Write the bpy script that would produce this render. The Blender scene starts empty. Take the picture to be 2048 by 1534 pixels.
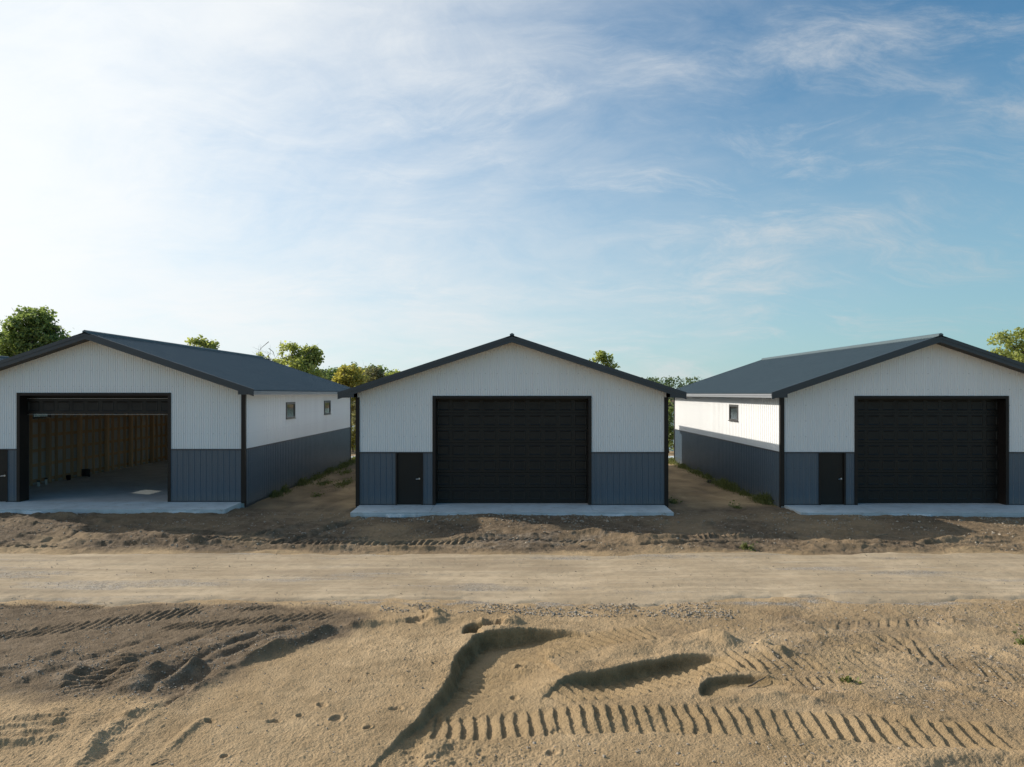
import bpy, math
import numpy as np
from mathutils import Vector

# ------------------------------------------------------------------ camera, sky, sun, exposure
SC = bpy.context.scene
COL = SC.collection
CAM_Y, CAM_Z = -27.9, 4.37
FPX = 1421.0                      # focal length in pixels of the 2048 wide photograph
HOR = 787.0                       # horizon row
cam_d = bpy.data.cameras.new('camera')
cam = bpy.data.objects.new('camera', cam_d)
COL.objects.link(cam)
cam.location = (0, CAM_Y, CAM_Z)
cam.rotation_euler = (math.radians(90), 0, 0)
cam_d.sensor_width = 36.0
cam_d.sensor_fit = 'HORIZONTAL'
cam_d.lens = 36.0 * FPX / 2048.0
cam_d.shift_y = (HOR - 767.0) / 2048.0
cam_d.clip_start = 0.1
cam_d.clip_end = 3000
SC.camera = cam

SUN_DIR = Vector((-4.4, 2.0, 2.33)).normalized()       # towards the sun
SUN_EL = math.asin(SUN_DIR.z)
SUN_AZ = math.atan2(SUN_DIR.x, SUN_DIR.y)               # from +Y, towards +X

SC.view_settings.view_transform = 'Standard'
SC.view_settings.look = 'None'
SC.view_settings.gamma = 1.0
SC.view_settings.exposure = 0.25
SC.view_settings.use_curve_mapping = False
SC.render.engine = 'CYCLES'
SC.cycles.max_bounces = 10
SC.cycles.diffuse_bounces = 7
SC.cycles.transparent_max_bounces = 16
SC.cycles.sample_clamp_indirect = 6.0

world = bpy.data.worlds.new('World')
SC.world = world
world.use_nodes = True


class NT:
    """small helper to write node trees"""
    def __init__(self, tree):
        self.t = tree
        tree.nodes.clear()

    def n(self, typ, **kw):
        nd = self.t.nodes.new(typ)
        for k, v in kw.items():
            setattr(nd, k, v)
        return nd

    def link(self, a, b):
        self.t.links.new(a, b)

    def setin(self, sock, v):
        if isinstance(v, bpy.types.NodeSocket):
            self.link(v, sock)
        else:
            sock.default_value = v

    def math(self, op, a, b=None, c=None, clamp=False):
        nd = self.n('ShaderNodeMath', operation=op, use_clamp=clamp)
        self.setin(nd.inputs[0], a)
        if b is not None:
            self.setin(nd.inputs[1], b)
        if c is not None:
            self.setin(nd.inputs[2], c)
        return nd.outputs[0]

    def vmath(self, op, a, b=None):
        nd = self.n('ShaderNodeVectorMath', operation=op)
        self.setin(nd.inputs[0], a)
        if b is not None:
            self.setin(nd.inputs[1], b)
        return nd.outputs['Value'] if op in ('DOT_PRODUCT', 'LENGTH') else nd.outputs[0]

    def ramp(self, fac, lo, hi, a=0.0, b=1.0, smooth=True):
        nd = self.n('ShaderNodeMapRange', interpolation_type='SMOOTHSTEP' if smooth else 'LINEAR')
        self.setin(nd.inputs['Value'], fac)
        nd.inputs['From Min'].default_value = lo
        nd.inputs['From Max'].default_value = hi
        nd.inputs['To Min'].default_value = a
        nd.inputs['To Max'].default_value = b
        return nd.outputs[0]

    def mix(self, fac, a, b, blend='MIX'):
        nd = self.n('ShaderNodeMix', data_type='RGBA', blend_type=blend)
        self.setin(nd.inputs['Factor'], fac)
        for s, v in ((6, a), (7, b)):
            if isinstance(v, tuple) and len(v) == 3:
                v = v + (1.0,)
            self.setin(nd.inputs[s], v)
        return nd.outputs[2]

    def noise(self, vec, scale, detail=4, rough=0.55, dist=0.0):
        nd = self.n('ShaderNodeTexNoise')
        if vec is not None:
            self.link(vec, nd.inputs['Vector'])
        nd.inputs['Scale'].default_value = scale
        nd.inputs['Detail'].default_value = detail
        nd.inputs['Roughness'].default_value = rough
        nd.inputs['Distortion'].default_value = dist
        return nd.outputs['Fac']

    def mapping(self, vec, scale=(1, 1, 1), rot=(0, 0, 0), loc=(0, 0, 0)):
        nd = self.n('ShaderNodeMapping')
        self.link(vec, nd.inputs['Vector'])
        nd.inputs['Scale'].default_value = scale
        nd.inputs['Rotation'].default_value = rot
        nd.inputs['Location'].default_value = loc
        return nd.outputs[0]


SKY_STRENGTH = 0.10
def build_world():
    w = NT(world.node_tree)
    out = w.n('ShaderNodeOutputWorld')
    bg = w.n('ShaderNodeBackground')
    bg.inputs['Strength'].default_value = SKY_STRENGTH
    w.link(bg.outputs[0], out.inputs[0])
    sky = w.n('ShaderNodeTexSky', sky_type='NISHITA')
    sky.sun_disc = False
    sky.sun_elevation = SUN_EL
    sky.sun_rotation = SUN_AZ
    sky.altitude = 300
    sky.air_density = 1.0
    sky.dust_density = 0.6
    sky.ozone_density = 2.0
    tc = w.n('ShaderNodeTexCoord')
    d = tc.outputs['Generated']
    sep = w.n('ShaderNodeSeparateXYZ')
    w.link(d, sep.inputs[0])
    dz = sep.outputs[2]
    cosang = w.vmath('DOT_PRODUCT', d, tuple(SUN_DIR))
    # cloud plane
    den = w.math('ADD', w.math('MAXIMUM', dz, 0.0), 0.30)
    comb = w.n('ShaderNodeCombineXYZ')
    w.link(w.math('DIVIDE', sep.outputs[0], den), comb.inputs[0])
    w.link(w.math('DIVIDE', sep.outputs[1], den), comb.inputs[1])
    p = comb.outputs[0]
    # warp
    pm = w.mapping(p, scale=(0.80, 1.0, 1.0), rot=(0, 0, math.radians(35)), loc=(3.1, 1.7, 0))
    n_big = w.noise(pm, 1.25, 7, 0.60, 0.5)
    wv = w.n('ShaderNodeTexNoise'); wv.inputs['Scale'].default_value = 1.6; wv.inputs['Detail'].default_value = 3
    w.link(p, wv.inputs['Vector'])
    off = w.vmath('SCALE', w.vmath('SUBTRACT', wv.outputs['Color'], (0.5, 0.5, 0.5)))
    off.node.inputs['Scale'].default_value = 0.55
    pw = w.vmath('ADD', p, off)
    pm2 = w.mapping(pw, scale=(0.9, 2.1, 1.0), rot=(0, 0, math.radians(-24)), loc=(1.3, 4.4, 0))
    n_str = w.noise(pm2, 2.1, 12, 0.70, 0.25)
    pm3 = w.mapping(pw, scale=(1.0, 1.6, 1.0), rot=(0, 0, math.radians(32)), loc=(8.2, 2.4, 0))
    n_fine = w.noise(pm3, 3.4, 12, 0.68, 0.3)
    # veil of thin cirrostratus, denser towards the sun
    v = w.math('MULTIPLY_ADD', n_big, 0.90, cosang)
    v = w.math('MULTIPLY_ADD', n_fine, 0.48, v)
    veil = w.math('MULTIPLY', w.ramp(v, 0.70, 1.66), 0.94)
    # wisps, fewer in the clear half of the sky
    st = w.math('MULTIPLY_ADD', n_str, 1.0, w.math('MULTIPLY', n_big, 0.40))
    streak = w.ramp(st, 0.66, 1.00)
    streak = w.math('MULTIPLY', streak, w.ramp(cosang, -0.45, 0.10, 0.0, 0.70))
    mask = w.math('SUBTRACT', 1.0, w.math('MULTIPLY', w.math('SUBTRACT', 1.0, veil), w.math('SUBTRACT', 1.0, streak)))
    # brightness of the cloud: forward scattering near the sun
    k = w.ramp(cosang, -0.3, 0.85, 0.44, 0.865, smooth=False)
    cc = w.n('ShaderNodeCombineColor')
    w.link(w.math('MULTIPLY', k, 0.965 / SKY_STRENGTH), cc.inputs[0])
    w.link(w.math('MULTIPLY', k, 0.99 / SKY_STRENGTH), cc.inputs[1])
    w.link(w.math('MULTIPLY', k, 1.0 / SKY_STRENGTH), cc.inputs[2])
    base = w.mix(1.0, sky.outputs[0], (0.50, 1.00, 1.14), 'MULTIPLY')
    # pale band low over the horizon
    hz = w.ramp(dz, -0.05, 0.52, 0.72, 0.0)
    kh = w.ramp(cosang, -0.6, 0.75, 0.32, 0.78, smooth=False)
    hc = w.n('ShaderNodeCombineColor')
    w.link(w.math('MULTIPLY', w.math('MULTIPLY', kh, w.ramp(cosang, -0.5, 0.7, 0.60, 0.90, smooth=False)), 1.0 / SKY_STRENGTH), hc.inputs[0])
    w.link(w.math('MULTIPLY', kh, 0.95 / SKY_STRENGTH), hc.inputs[1])
    w.link(w.math('MULTIPLY', kh, 1.0 / SKY_STRENGTH), hc.inputs[2])
    base = w.mix(hz, base, hc.outputs[0])
    col = w.mix(mask, base, cc.outputs[0])
    w.link(col, bg.inputs['Color'])
build_world()

sun_d = bpy.data.lights.new('sun', 'SUN')
sun_d.energy = 4.4
sun_d.angle = math.radians(0.5)
sun_d.color = (1.0, 0.92, 0.81)
sun = bpy.data.objects.new('sun', sun_d)
COL.objects.link(sun)
sun.rotation_euler = (-SUN_DIR).to_track_quat('-Z', 'Y').to_euler()
sun.location = (-60, 30, 40)

# ------------------------------------------------------------------ helpers
RNG = np.random.default_rng(7)


def tag(o, label=None, cat=None, group=None, kind=None):
    if label: o['label'] = label
    if cat: o['category'] = cat
    if group: o['group'] = group
    if kind: o['kind'] = kind
    return o


def empty(name, loc=(0, 0, 0), rz=0.0):
    o = bpy.data.objects.new(name, None)
    o.empty_display_size = 0.3
    o.location = loc
    o.rotation_euler = (0, 0, rz)
    COL.objects.link(o)
    return o


def mesh_np(name, verts, faces, mat, parent=None, loc=(0, 0, 0), smooth=False, attrs=None):
    """verts (n,3); faces (m,k) with k 3 or 4 -> one mesh object"""
    verts = np.asarray(verts, dtype=np.float32)
    faces = np.asarray(faces, dtype=np.int32)
    me = bpy.data.meshes.new(name)
    me.vertices.add(len(verts))
    me.vertices.foreach_set('co', verts.ravel())
    k = faces.shape[1]
    me.loops.add(faces.size)
    me.loops.foreach_set('vertex_index', faces.ravel())
    me.polygons.add(len(faces))
    me.polygons.foreach_set('loop_start', np.arange(0, faces.size, k, dtype=np.int32))
    me.polygons.foreach_set('use_smooth', np.full(len(faces), smooth, dtype=bool))
    me.update(calc_edges=True)
    if attrs:
        for an, data in attrs.items():
            a = me.attributes.new(an, 'FLOAT_COLOR', 'POINT')
            a.data.foreach_set('color', np.asarray(data, dtype=np.float32).ravel())
    me.materials.append(mat)
    o = bpy.data.objects.new(name, me)
    o.location = loc
    if parent: o.parent = parent
    COL.objects.link(o)
    return o


class MB:
    """collects boxes, quads, tubes and prisms and links them as ONE mesh object"""
    def __init__(self):
        self.v, self.f = [], []

    def add(self, vs, fs):
        b = len(self.v)
        self.v += [tuple(p) for p in vs]
        self.f += [tuple(b + i for i in q) for q in fs]
        return self

    def quad(self, a, b, c, d):
        return self.add([a, b, c, d], [(0, 1, 2, 3)])

    def box(self, x0, x1, y0, y1, z0, z1):
        vs = [(x, y, z) for z in (z0, z1) for y in (y0, y1) for x in (x0, x1)]
        return self.add(vs, [(0, 2, 3, 1), (4, 5, 7, 6), (0, 1, 5, 4), (2, 6, 7, 3), (0, 4, 6, 2), (1, 3, 7, 5)])

    def prism(self, poly, axis, a, b):
        """extrude polygon (2-D) along axis 'x' or 'y' from a to b"""
        n = len(poly)
        P = (lambda u, w, t: (t, u, w)) if axis == 'x' else (lambda u, w, t: (u, t, w))
        vs = [P(u, w, a) for u, w in poly] + [P(u, w, b) for u, w in poly]
        fs = [tuple(range(n)), tuple(range(2 * n - 1, n - 1, -1))]
        fs += [(i, i + n, (i + 1) % n + n, (i + 1) % n) for i in range(n)]
        return self.add(vs, fs)

    def tube(self, pts, rads, seg=7, cap=True):
        pts = [Vector(p) for p in pts]
        rings = []
        for i, p in enumerate(pts):
            t = (pts[min(i + 1, len(pts) - 1)] - pts[max(i - 1, 0)])
            if t.length < 1e-6: t = Vector((0, 0, 1))
            t.normalize()
            up = Vector((0, 0, 1)) if abs(t.z) < 0.9 else Vector((1, 0, 0))
            a = t.cross(up).normalized(); b = t.cross(a)
            rings.append([p + (a * math.cos(2 * math.pi * k / seg) + b * math.sin(2 * math.pi * k / seg)) * rads[i] for k in range(seg)])
        vs = [q for r in rings for q in r]
        fs = []
        for i in range(len(pts) - 1):
            for k in range(seg):
                fs.append((i * seg + k, i * seg + (k + 1) % seg, (i + 1) * seg + (k + 1) % seg, (i + 1) * seg + k))
        if cap:
            fs.append(tuple(range(seg - 1, -1, -1)))
            fs.append(tuple(range((len(pts) - 1) * seg, len(pts) * seg)))
        return self.add(vs, fs)

    def build(self, name, mat, parent=None, loc=(0, 0, 0), bevel=0.0, smooth=False):
        me = bpy.data.meshes.new(name)
        me.from_pydata(self.v, [], self.f)
        me.materials.append(mat)
        if smooth:
            for p in me.polygons: p.use_smooth = True
        o = bpy.data.objects.new(name, me)
        o.location = loc
        if parent: o.parent = parent
        COL.objects.link(o)
        if bevel:
            m = o.modifiers.new('bevel', 'BEVEL'); m.width = bevel; m.segments = 2; m.limit_method = 'ANGLE'
        return o


_TAB = np.random.default_rng(3).random((256, 256)).astype(np.float32)


def vnoise(x, y):
    xi = np.floor(x).astype(np.int32); yi = np.floor(y).astype(np.int32)
    fx = (x - xi).astype(np.float32); fy = (y - yi).astype(np.float32)
    fx = fx * fx * fx * (fx * (fx * 6 - 15) + 10); fy = fy * fy * fy * (fy * (fy * 6 - 15) + 10)
    x0 = xi & 255; x1 = (xi + 1) & 255; y0 = yi & 255; y1 = (yi + 1) & 255
    a = _TAB[y0, x0] * (1 - fx) + _TAB[y0, x1] * fx
    b = _TAB[y1, x0] * (1 - fx) + _TAB[y1, x1] * fx
    return (a * (1 - fy) + b * fy) * 2 - 1


def fbm(x, y, octs=4, gain=0.5, sx=1.0, sy=1.0, off=0.0):
    r = np.zeros_like(x, dtype=np.float32); a = 1.0; f = 1.0
    c, s = 0.8, 0.6
    x = x * sx + off; y = y * sy + off * 1.7
    for i in range(octs):
        r += a * vnoise(x * f + 17.3 * i, y * f + 9.1 * i)
        x, y = c * x - s * y, s * x + c * y
        a *= gain; f *= 2.03
        if sx != sy: x, y = c * x + s * y, -s * x + c * y
    return r


def sstep(a, b, x):
    t = np.clip((x - a) / (b - a), 0, 1)
    return t * t * (3 - 2 * t)


GZ = -0.15                                             # level of the open ground


def at(px, py, z=GZ):
    """point of the photograph -> place on the ground"""
    D = FPX * (CAM_Z - z) / (py - HOR)
    return ((px - 1024.0) * D / FPX, D + CAM_Y)


def P(*pts):
    return [at(*p) for p in pts]


# ------------------------------------------------------------------ materials
def principled(name, color, rough=0.5, metallic=0.0, spec=0.5):
    m = bpy.data.materials.new(name); m.use_nodes = True
    w = NT(m.node_tree)
    out = w.n('ShaderNodeOutputMaterial'); b = w.n('ShaderNodeBsdfPrincipled')
    b.inputs['Base Color'].default_value = tuple(color) + (1,)
    b.inputs['Roughness'].default_value = rough
    b.inputs['Metallic'].default_value = metallic
    b.inputs['Specular IOR Level'].default_value = spec
    w.link(b.outputs[0], out.inputs[0])
    return m, w, b


def metal_panel(name, color, rough, vary=0.06, spec=0.5, dirt=0.0, screws=None, even=False):
    """painted sheet steel: slight waviness and uneven gloss, dust near its foot"""
    m, w, b = principled(name, color, rough, 0.0, spec)
    tc = w.n('ShaderNodeTexCoord'); o = tc.outputs['Object']
    n = w.noise(w.mapping(o, scale=(0.8, 0.8, 0.25)), 1.3, 5, 0.6)
    lo = tuple(c * (1 - vary) for c in color); hi = tuple(min(1, c * (1 + vary)) for c in color)
    c = w.mix(n, lo, hi)
    sp = w.n('ShaderNodeSeparateXYZ'); w.link(o, sp.inputs[0])
    if screws:
        # sheets 0.914 m wide differ a touch; rows of screw heads along the girts
        along = w.math('ADD', sp.outputs[0], sp.outputs[1])
        wn = w.n('ShaderNodeTexWhiteNoise', noise_dimensions='1D')
        w.link(w.math('FLOOR', w.math('DIVIDE', along, 0.914)), wn.inputs['W'])
        c = w.mix(w.math('MULTIPLY', wn.outputs[0], 0.07), c, tuple(x * 0.55 for x in color))
        fx = w.math('ABSOLUTE', w.math('SUBTRACT', w.math('FRACT', w.math('DIVIDE', along, 0.2286)), 0.5))
        fz = w.math('ABSOLUTE', w.math('SUBTRACT', w.math('FRACT', w.math('DIVIDE', w.math('ADD', sp.outputs[2], 0.12), 0.62)), 0.5))
        dot = w.math('MULTIPLY', w.math('LESS_THAN', w.math('MULTIPLY', fx, 0.2286), 0.012), w.math('LESS_THAN', w.math('MULTIPLY', fz, 0.62), 0.010))
        c = w.mix(dot, c, screws)
    if dirt:
        n2 = w.noise(w.mapping(o, scale=(3, 3, 1.2)), 2.0, 6, 0.65)
        h = w.math('MULTIPLY_ADD', n2, 0.55, sp.outputs[2])
        c = w.mix(w.ramp(h, 0.15, 0.75, dirt, 0.0), c, (0.22, 0.18, 0.13))
    w.link(c, b.inputs['Base Color'])
    n3 = w.noise(o, 2.2, 4, 0.6)
    if not even: w.link(w.ramp(n3, 0.3, 0.7, rough * 0.85, rough * 1.2, smooth=False), b.inputs['Roughness'])
    return m


M = {}
M['white'] = metal_panel('white_steel', (0.83, 0.84, 0.835), 0.36, 0.02, spec=0.6, screws=(0.50, 0.51, 0.52), even=True)
M['grey'] = metal_panel('slate_steel', (0.066, 0.102, 0.139), 0.34, 0.08, spec=0.7, dirt=0.30, screws=(0.02, 0.03, 0.04))
M['roof'] = metal_panel('roof_steel', (0.100, 0.136, 0.152), 0.52, 0.10, spec=0.22)
M['trim'] = metal_panel('charcoal_trim', (0.040, 0.047, 0.056), 0.38, 0.10)
M['brown'] = metal_panel('dark_brown_trim', (0.016, 0.012, 0.010), 0.45, 0.12, spec=0.3, dirt=0.06)
M['door'] = metal_panel('dark_brown_door', (0.0115, 0.0098, 0.0080), 0.45, 0.12, spec=0.35, dirt=0.02)
M['gutter'] = metal_panel('gutter_steel', (0.25, 0.265, 0.28), 0.40, 0.06)
M['window_frame'] = metal_panel('bronze_frame', (0.060, 0.058, 0.054), 0.4, 0.08)
M['soffit'] = principled('soffit', (0.030, 0.027, 0.025), 0.6)[0]
M['rubber'] = principled('rubber', (0.012, 0.012, 0.012), 0.7)[0]
M['strip'] = principled('aluminium_strip', (0.30, 0.30, 0.30), 0.4, 0.6)[0]
M['chrome'] = principled('brushed_nickel', (0.72, 0.71, 0.69), 0.28, 1.0)[0]
M['pvc'] = principled('white_pvc', (0.72, 0.73, 0.70), 0.4)[0]
M['black_plastic'] = principled('black_plastic', (0.014, 0.014, 0.015), 0.45)[0]
M['hose'] = principled('hose_rubber', (0.045, 0.043, 0.04), 0.55)[0]
M['liner'] = principled('liner_foil', (0.56, 0.54, 0.51), 0.7)[0]


def wood_mat():
    m, w, b = principled('framing_lumber', (0.4, 0.25, 0.12), 0.75)
    tc = w.n('ShaderNodeTexCoord'); o = tc.outputs['Object']
    n = w.noise(w.mapping(o, scale=(6, 6, 0.5)), 3.0, 6, 0.6, 0.8)
    oi = w.n('ShaderNodeObjectInfo')
    c = w.mix(n, (0.58, 0.38, 0.21), (0.80, 0.57, 0.35))
    c = w.mix(w.math('MULTIPLY', oi.outputs['Random'], 0.5), c, (0.26, 0.18, 0.10))
    w.link(c, b.inputs['Base Color'])
    return m
M['wood'] = wood_mat()


def concrete_mat(name, color):
    m, w, b = principled(name, color, 0.85, spec=0.3)
    tc = w.n('ShaderNodeTexCoord'); o = tc.outputs['Object']
    n = w.noise(o, 0.9, 6, 0.62); n2 = w.noise(o, 14.0, 4, 0.6); n3 = w.noise(w.mapping(o, scale=(1, 2.5, 1)), 2.4, 5, 0.7, 0.6)
    c = w.mix(w.ramp(n, 0.25, 0.75), tuple(x * 0.84 for x in color), tuple(min(1, x * 1.1) for x in color))
    c = w.mix(w.ramp(n2, 0.55, 0.8, 0, 0.25), c, tuple(x * 0.62 for x in color))
    c = w.mix(w.ramp(n3, 0.52, 0.74, 0, 0.62), c, (0.27, 0.22, 0.155))
    w.link(c, b.inputs['Base Color'])
    bp = w.n('ShaderNodeBump'); bp.inputs['Strength'].default_value = 0.3; bp.inputs['Distance'].default_value = 0.01
    w.link(n2, bp.inputs['Height']); w.link(bp.outputs[0], b.inputs['Normal'])
    return m
M['concrete'] = concrete_mat('pale_concrete', (0.53, 0.59, 0.61))
M['floor'] = concrete_mat('floor_concrete', (0.54, 0.54, 0.52))


def glass_mat():
    m = bpy.data.materials.new('window_glass'); m.use_nodes = True
    w = NT(m.node_tree)
    out = w.n('ShaderNodeOutputMaterial')
    tr = w.n('ShaderNodeBsdfTransparent'); tr.inputs[0].default_value = (0.86, 0.90, 0.90, 1)
    gl = w.n('ShaderNodeBsdfGlossy'); gl.inputs['Roughness'].default_value = 0.02
    fr = w.n('ShaderNodeFresnel'); fr.inputs['IOR'].default_value = 1.55
    mx = w.n('ShaderNodeMixShader')
    w.link(w.math('MULTIPLY_ADD', fr.outputs[0], 3.4, 0.14, clamp=True), mx.inputs[0])
    w.link(tr.outputs[0], mx.inputs[1]); w.link(gl.outputs[0], mx.inputs[2])
    w.link(mx.outputs[0], out.inputs[0])
    return m
M['glass'] = glass_mat()


def ground_mat(name, road=False):
    """sand, brown dirt and grey gravel blended by a soil map stored on the mesh (r dirt, g gravel, b fresh moist sand and painted bank shade)"""
    m, w, b = principled(name, (0.4, 0.3, 0.2), 0.95, spec=0.15)
    tc = w.n('ShaderNodeTexCoord'); o = tc.outputs['Object']
    at_ = w.n('ShaderNodeAttribute'); at_.attribute_name = 'soil'
    sep = w.n('ShaderNodeSeparateColor'); w.link(at_.outputs['Color'], sep.inputs[0])
    n1 = w.noise(o, 0.55, 6, 0.6); n2 = w.noise(o, 3.7, 6, 0.62); n3 = w.noise(o, 26.0, 5, 0.7); n4 = w.noise(o, 75.0, 3, 0.7)
    vo = w.n('ShaderNodeTexVoronoi'); vo.inputs['Scale'].default_value = 34.0; w.link(o, vo.inputs['Vector'])
    vc = w.n('ShaderNodeSeparateColor'); w.link(vo.outputs['Color'], vc.inputs[0])
    if road:
        sand_a, sand_b = (0.41, 0.318, 0.208), (0.55, 0.435, 0.295)
    else:
        sand_a, sand_b = (0.355, 0.250, 0.138), (0.50, 0.365, 0.215)
    sand = w.mix(w.ramp(n1, 0.3, 0.7), sand_a, sand_b)
    n0 = w.noise(w.mapping(o, scale=(0.6, 1.0, 1.0)), 0.9, 7, 0.68, 0.5)
    sand = w.mix(w.ramp(n2, 0.35, 0.75, 0.0, 0.55), sand, tuple(x * 0.80 for x in sand_a))
    sand = w.mix(w.ramp(n0, 0.48, 0.72, 0.0, 0.35 if road else 0.60), sand, tuple(x * 0.68 for x in sand_a))
    dirt = w.mix(w.ramp(n2, 0.3, 0.7), (0.090, 0.066, 0.044), (0.185, 0.138, 0.092))
    grav = w.mix(vc.outputs[0], (0.15, 0.135, 0.112), (0.43, 0.39, 0.335))
    damp_shade = w.mix(w.ramp(n2, 0.3, 0.7), (0.150, 0.106, 0.050), (0.30, 0.215, 0.108))  # moist sand, darkened further to imitate shade on the cut banks
    c = w.mix(w.math('MULTIPLY', sep.outputs[2], w.ramp(n3, 0.2, 0.6, 0.75, 1.0)), sand, damp_shade)
    c = w.mix(w.math('MULTIPLY', sep.outputs[0], w.ramp(n3, 0.15, 0.6, 0.6, 1.0)), c, dirt)
    gm = w.ramp(w.math('ADD', w.math('MULTIPLY', sep.outputs[1], 1.0), w.math('MULTIPLY_ADD', n2, 0.7, -0.35)), 0.25, 0.75)
    c = w.mix(w.math('MULTIPLY', gm, w.ramp(vc.outputs[1], 0.1, 0.5, 0.35, 0.95)), c, grav)
    # single paler and darker grains everywhere
    c = w.mix(w.ramp(n3, 0.60, 0.78, 0.0, 0.40), c, (0.52, 0.46, 0.37))
    c = w.mix(w.ramp(n4, 0.60, 0.75, 0.0, 0.35), c, (0.12, 0.09, 0.06))
    if road:
        ms = w.mapping(o, scale=(0.12, 2.6, 1.0))
        s1 = w.noise(ms, 2.2, 6, 0.65)
        c = w.mix(w.ramp(s1, 0.42, 0.72, 0.0, 0.50), c, (0.33, 0.26, 0.175))
        s2 = w.noise(w.mapping(o, scale=(0.2, 5.0, 1.0), loc=(3, 1, 0)), 3.0, 5, 0.6)
        c = w.mix(w.ramp(s2, 0.55, 0.75, 0.0, 0.40), c, (0.60, 0.52, 0.40))
    w.link(c, b.inputs['Base Color'])
    h = w.math('MULTIPLY_ADD', n3, 1.0, w.math('MULTIPLY', n4, 0.35))
    h = w.math('MULTIPLY_ADD', vo.outputs['Distance'], -0.35, h)
    bp = w.n('ShaderNodeBump'); bp.inputs['Strength'].default_value = 0.45 if road else 0.95; bp.inputs['Distance'].default_value = 0.03
    w.link(h, bp.inputs['Height']); w.link(bp.outputs[0], b.inputs['Normal'])
    return m
M['ground'] = ground_mat('site_soil')
M['road'] = ground_mat('packed_gravel', True)


def leaf_mat(name, dark, light, trans=0.58):
    m = bpy.data.materials.new(name); m.use_nodes = True
    w = NT(m.node_tree)
    out = w.n('ShaderNodeOutputMaterial')
    a = w.n('ShaderNodeAttribute'); a.attribute_name = 'tint'
    sp = w.n('ShaderNodeSeparateColor'); w.link(a.outputs['Color'], sp.inputs[0])
    c = w.mix(sp.outputs[0], dark, light)
    d = w.n('ShaderNodeBsdfPrincipled'); d.inputs['Roughness'].default_value = 0.5
    d.inputs['Specular IOR Level'].default_value = 0.3
    w.link(c, d.inputs['Base Color'])
    t = w.n('ShaderNodeBsdfTranslucent')
    w.link(w.mix(1.0, c, (1.12, 1.16, 0.72), 'MULTIPLY'), t.inputs[0])
    mx = w.n('ShaderNodeMixShader'); mx.inputs[0].default_value = trans
    w.link(d.outputs[0], mx.inputs[1]); w.link(t.outputs[0], mx.inputs[2]); w.link(mx.outputs[0], out.inputs[0])
    return m
M['leaf_green'] = leaf_mat('leaf_green', (0.145, 0.205, 0.085), (0.31, 0.37, 0.14))
M['leaf_lime'] = leaf_mat('leaf_lime', (0.26, 0.30, 0.10), (0.50, 0.52, 0.20))
M['leaf_yellow'] = leaf_mat('leaf_yellow', (0.32, 0.30, 0.085), (0.58, 0.50, 0.16))
M['leaf_deep'] = leaf_mat('leaf_deep', (0.135, 0.195, 0.090), (0.26, 0.33, 0.14))
M['leaf_olive'] = leaf_mat('leaf_olive', (0.17, 0.165, 0.10), (0.31, 0.29, 0.18))
M['leaf_far'] = leaf_mat('leaf_far', (0.085, 0.130, 0.070), (0.17, 0.22, 0.11), 0.4)
M['weed'] = leaf_mat('weed_leaf', (0.105, 0.130, 0.045), (0.24, 0.25, 0.095), 0.4)


def bark_mat():
    m, w, b = principled('bark', (0.10, 0.08, 0.06), 0.9, spec=0.2)
    tc = w.n('ShaderNodeTexCoord')
    n = w.noise(w.mapping(tc.outputs['Object'], scale=(4, 4, 0.8)), 3.0, 6, 0.65)
    w.link(w.mix(n, (0.055, 0.043, 0.033), (0.17, 0.14, 0.11)), b.inputs['Base Color'])
    return m
M['bark'] = bark_mat()


def water_mat():
    m, w, b = principled('lake_water', (0.05, 0.08, 0.10), 0.12, spec=0.5)
    tc = w.n('ShaderNodeTexCoord')
    bp = w.n('ShaderNodeBump'); bp.inputs['Strength'].default_value = 0.25; bp.inputs['Distance'].default_value = 0.1
    w.link(w.noise(w.mapping(tc.outputs['Object'], scale=(0.4, 1.4, 1)), 1.2, 4, 0.6), bp.inputs['Height'])
    w.link(bp.outputs[0], b.inputs['Normal'])
    return m
M['water'] = water_mat()


def stone_mat(name, a, bcol):
    m, w, b = principled(name, a, 0.9, spec=0.25)
    tc = w.n('ShaderNodeTexCoord')
    n = w.noise(tc.outputs['Object'], 1.7, 5, 0.7); n2 = w.noise(tc.outputs['Object'], 30.0, 2, 0.5)
    c = w.mix(w.ramp(n, 0.3, 0.7), a, bcol)
    c = w.mix(w.ramp(n2, 0.4, 0.7, 0, 0.5), c, tuple(x * 0.5 for x in a))
    w.link(c, b.inputs['Base Color'])
    return m
M['stone'] = stone_mat('gravel_stone', (0.25, 0.21, 0.16), (0.46, 0.40, 0.32))
M['rock'] = stone_mat('dark_rock', (0.05, 0.048, 0.045), (0.09, 0.085, 0.08))
M['stick'] = stone_mat('dry_stick', (0.20, 0.145, 0.09), (0.36, 0.28, 0.19))

# ------------------------------------------------------------------ ground
def dist_poly(poly, X, Y):
    """distance, signed side (+ left of travel), arc length, total length"""
    best = np.full(X.shape, 1e9, np.float32); side = np.zeros_like(best); arc = np.zeros_like(best)
    L = 0.0
    for (ax, ay), (bx, by) in zip(poly[:-1], poly[1:]):
        dx, dy = bx - ax, by - ay
        l = math.hypot(dx, dy)
        if l < 1e-6: continue
        t = np.clip(((X - ax) * dx + (Y - ay) * dy) / (l * l), 0, 1)
        ex = X - (ax + t * dx); ey = Y - (ay + t * dy)
        d = np.sqrt(ex * ex + ey * ey)
        s = np.sign(dx * (Y - ay) - dy * (X - ax))
        m = d < best
        best = np.where(m, d, best); side = np.where(m, s, side); arc = np.where(m, L + t * l, arc)
        L += l
    return best, side, arc, L


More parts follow.
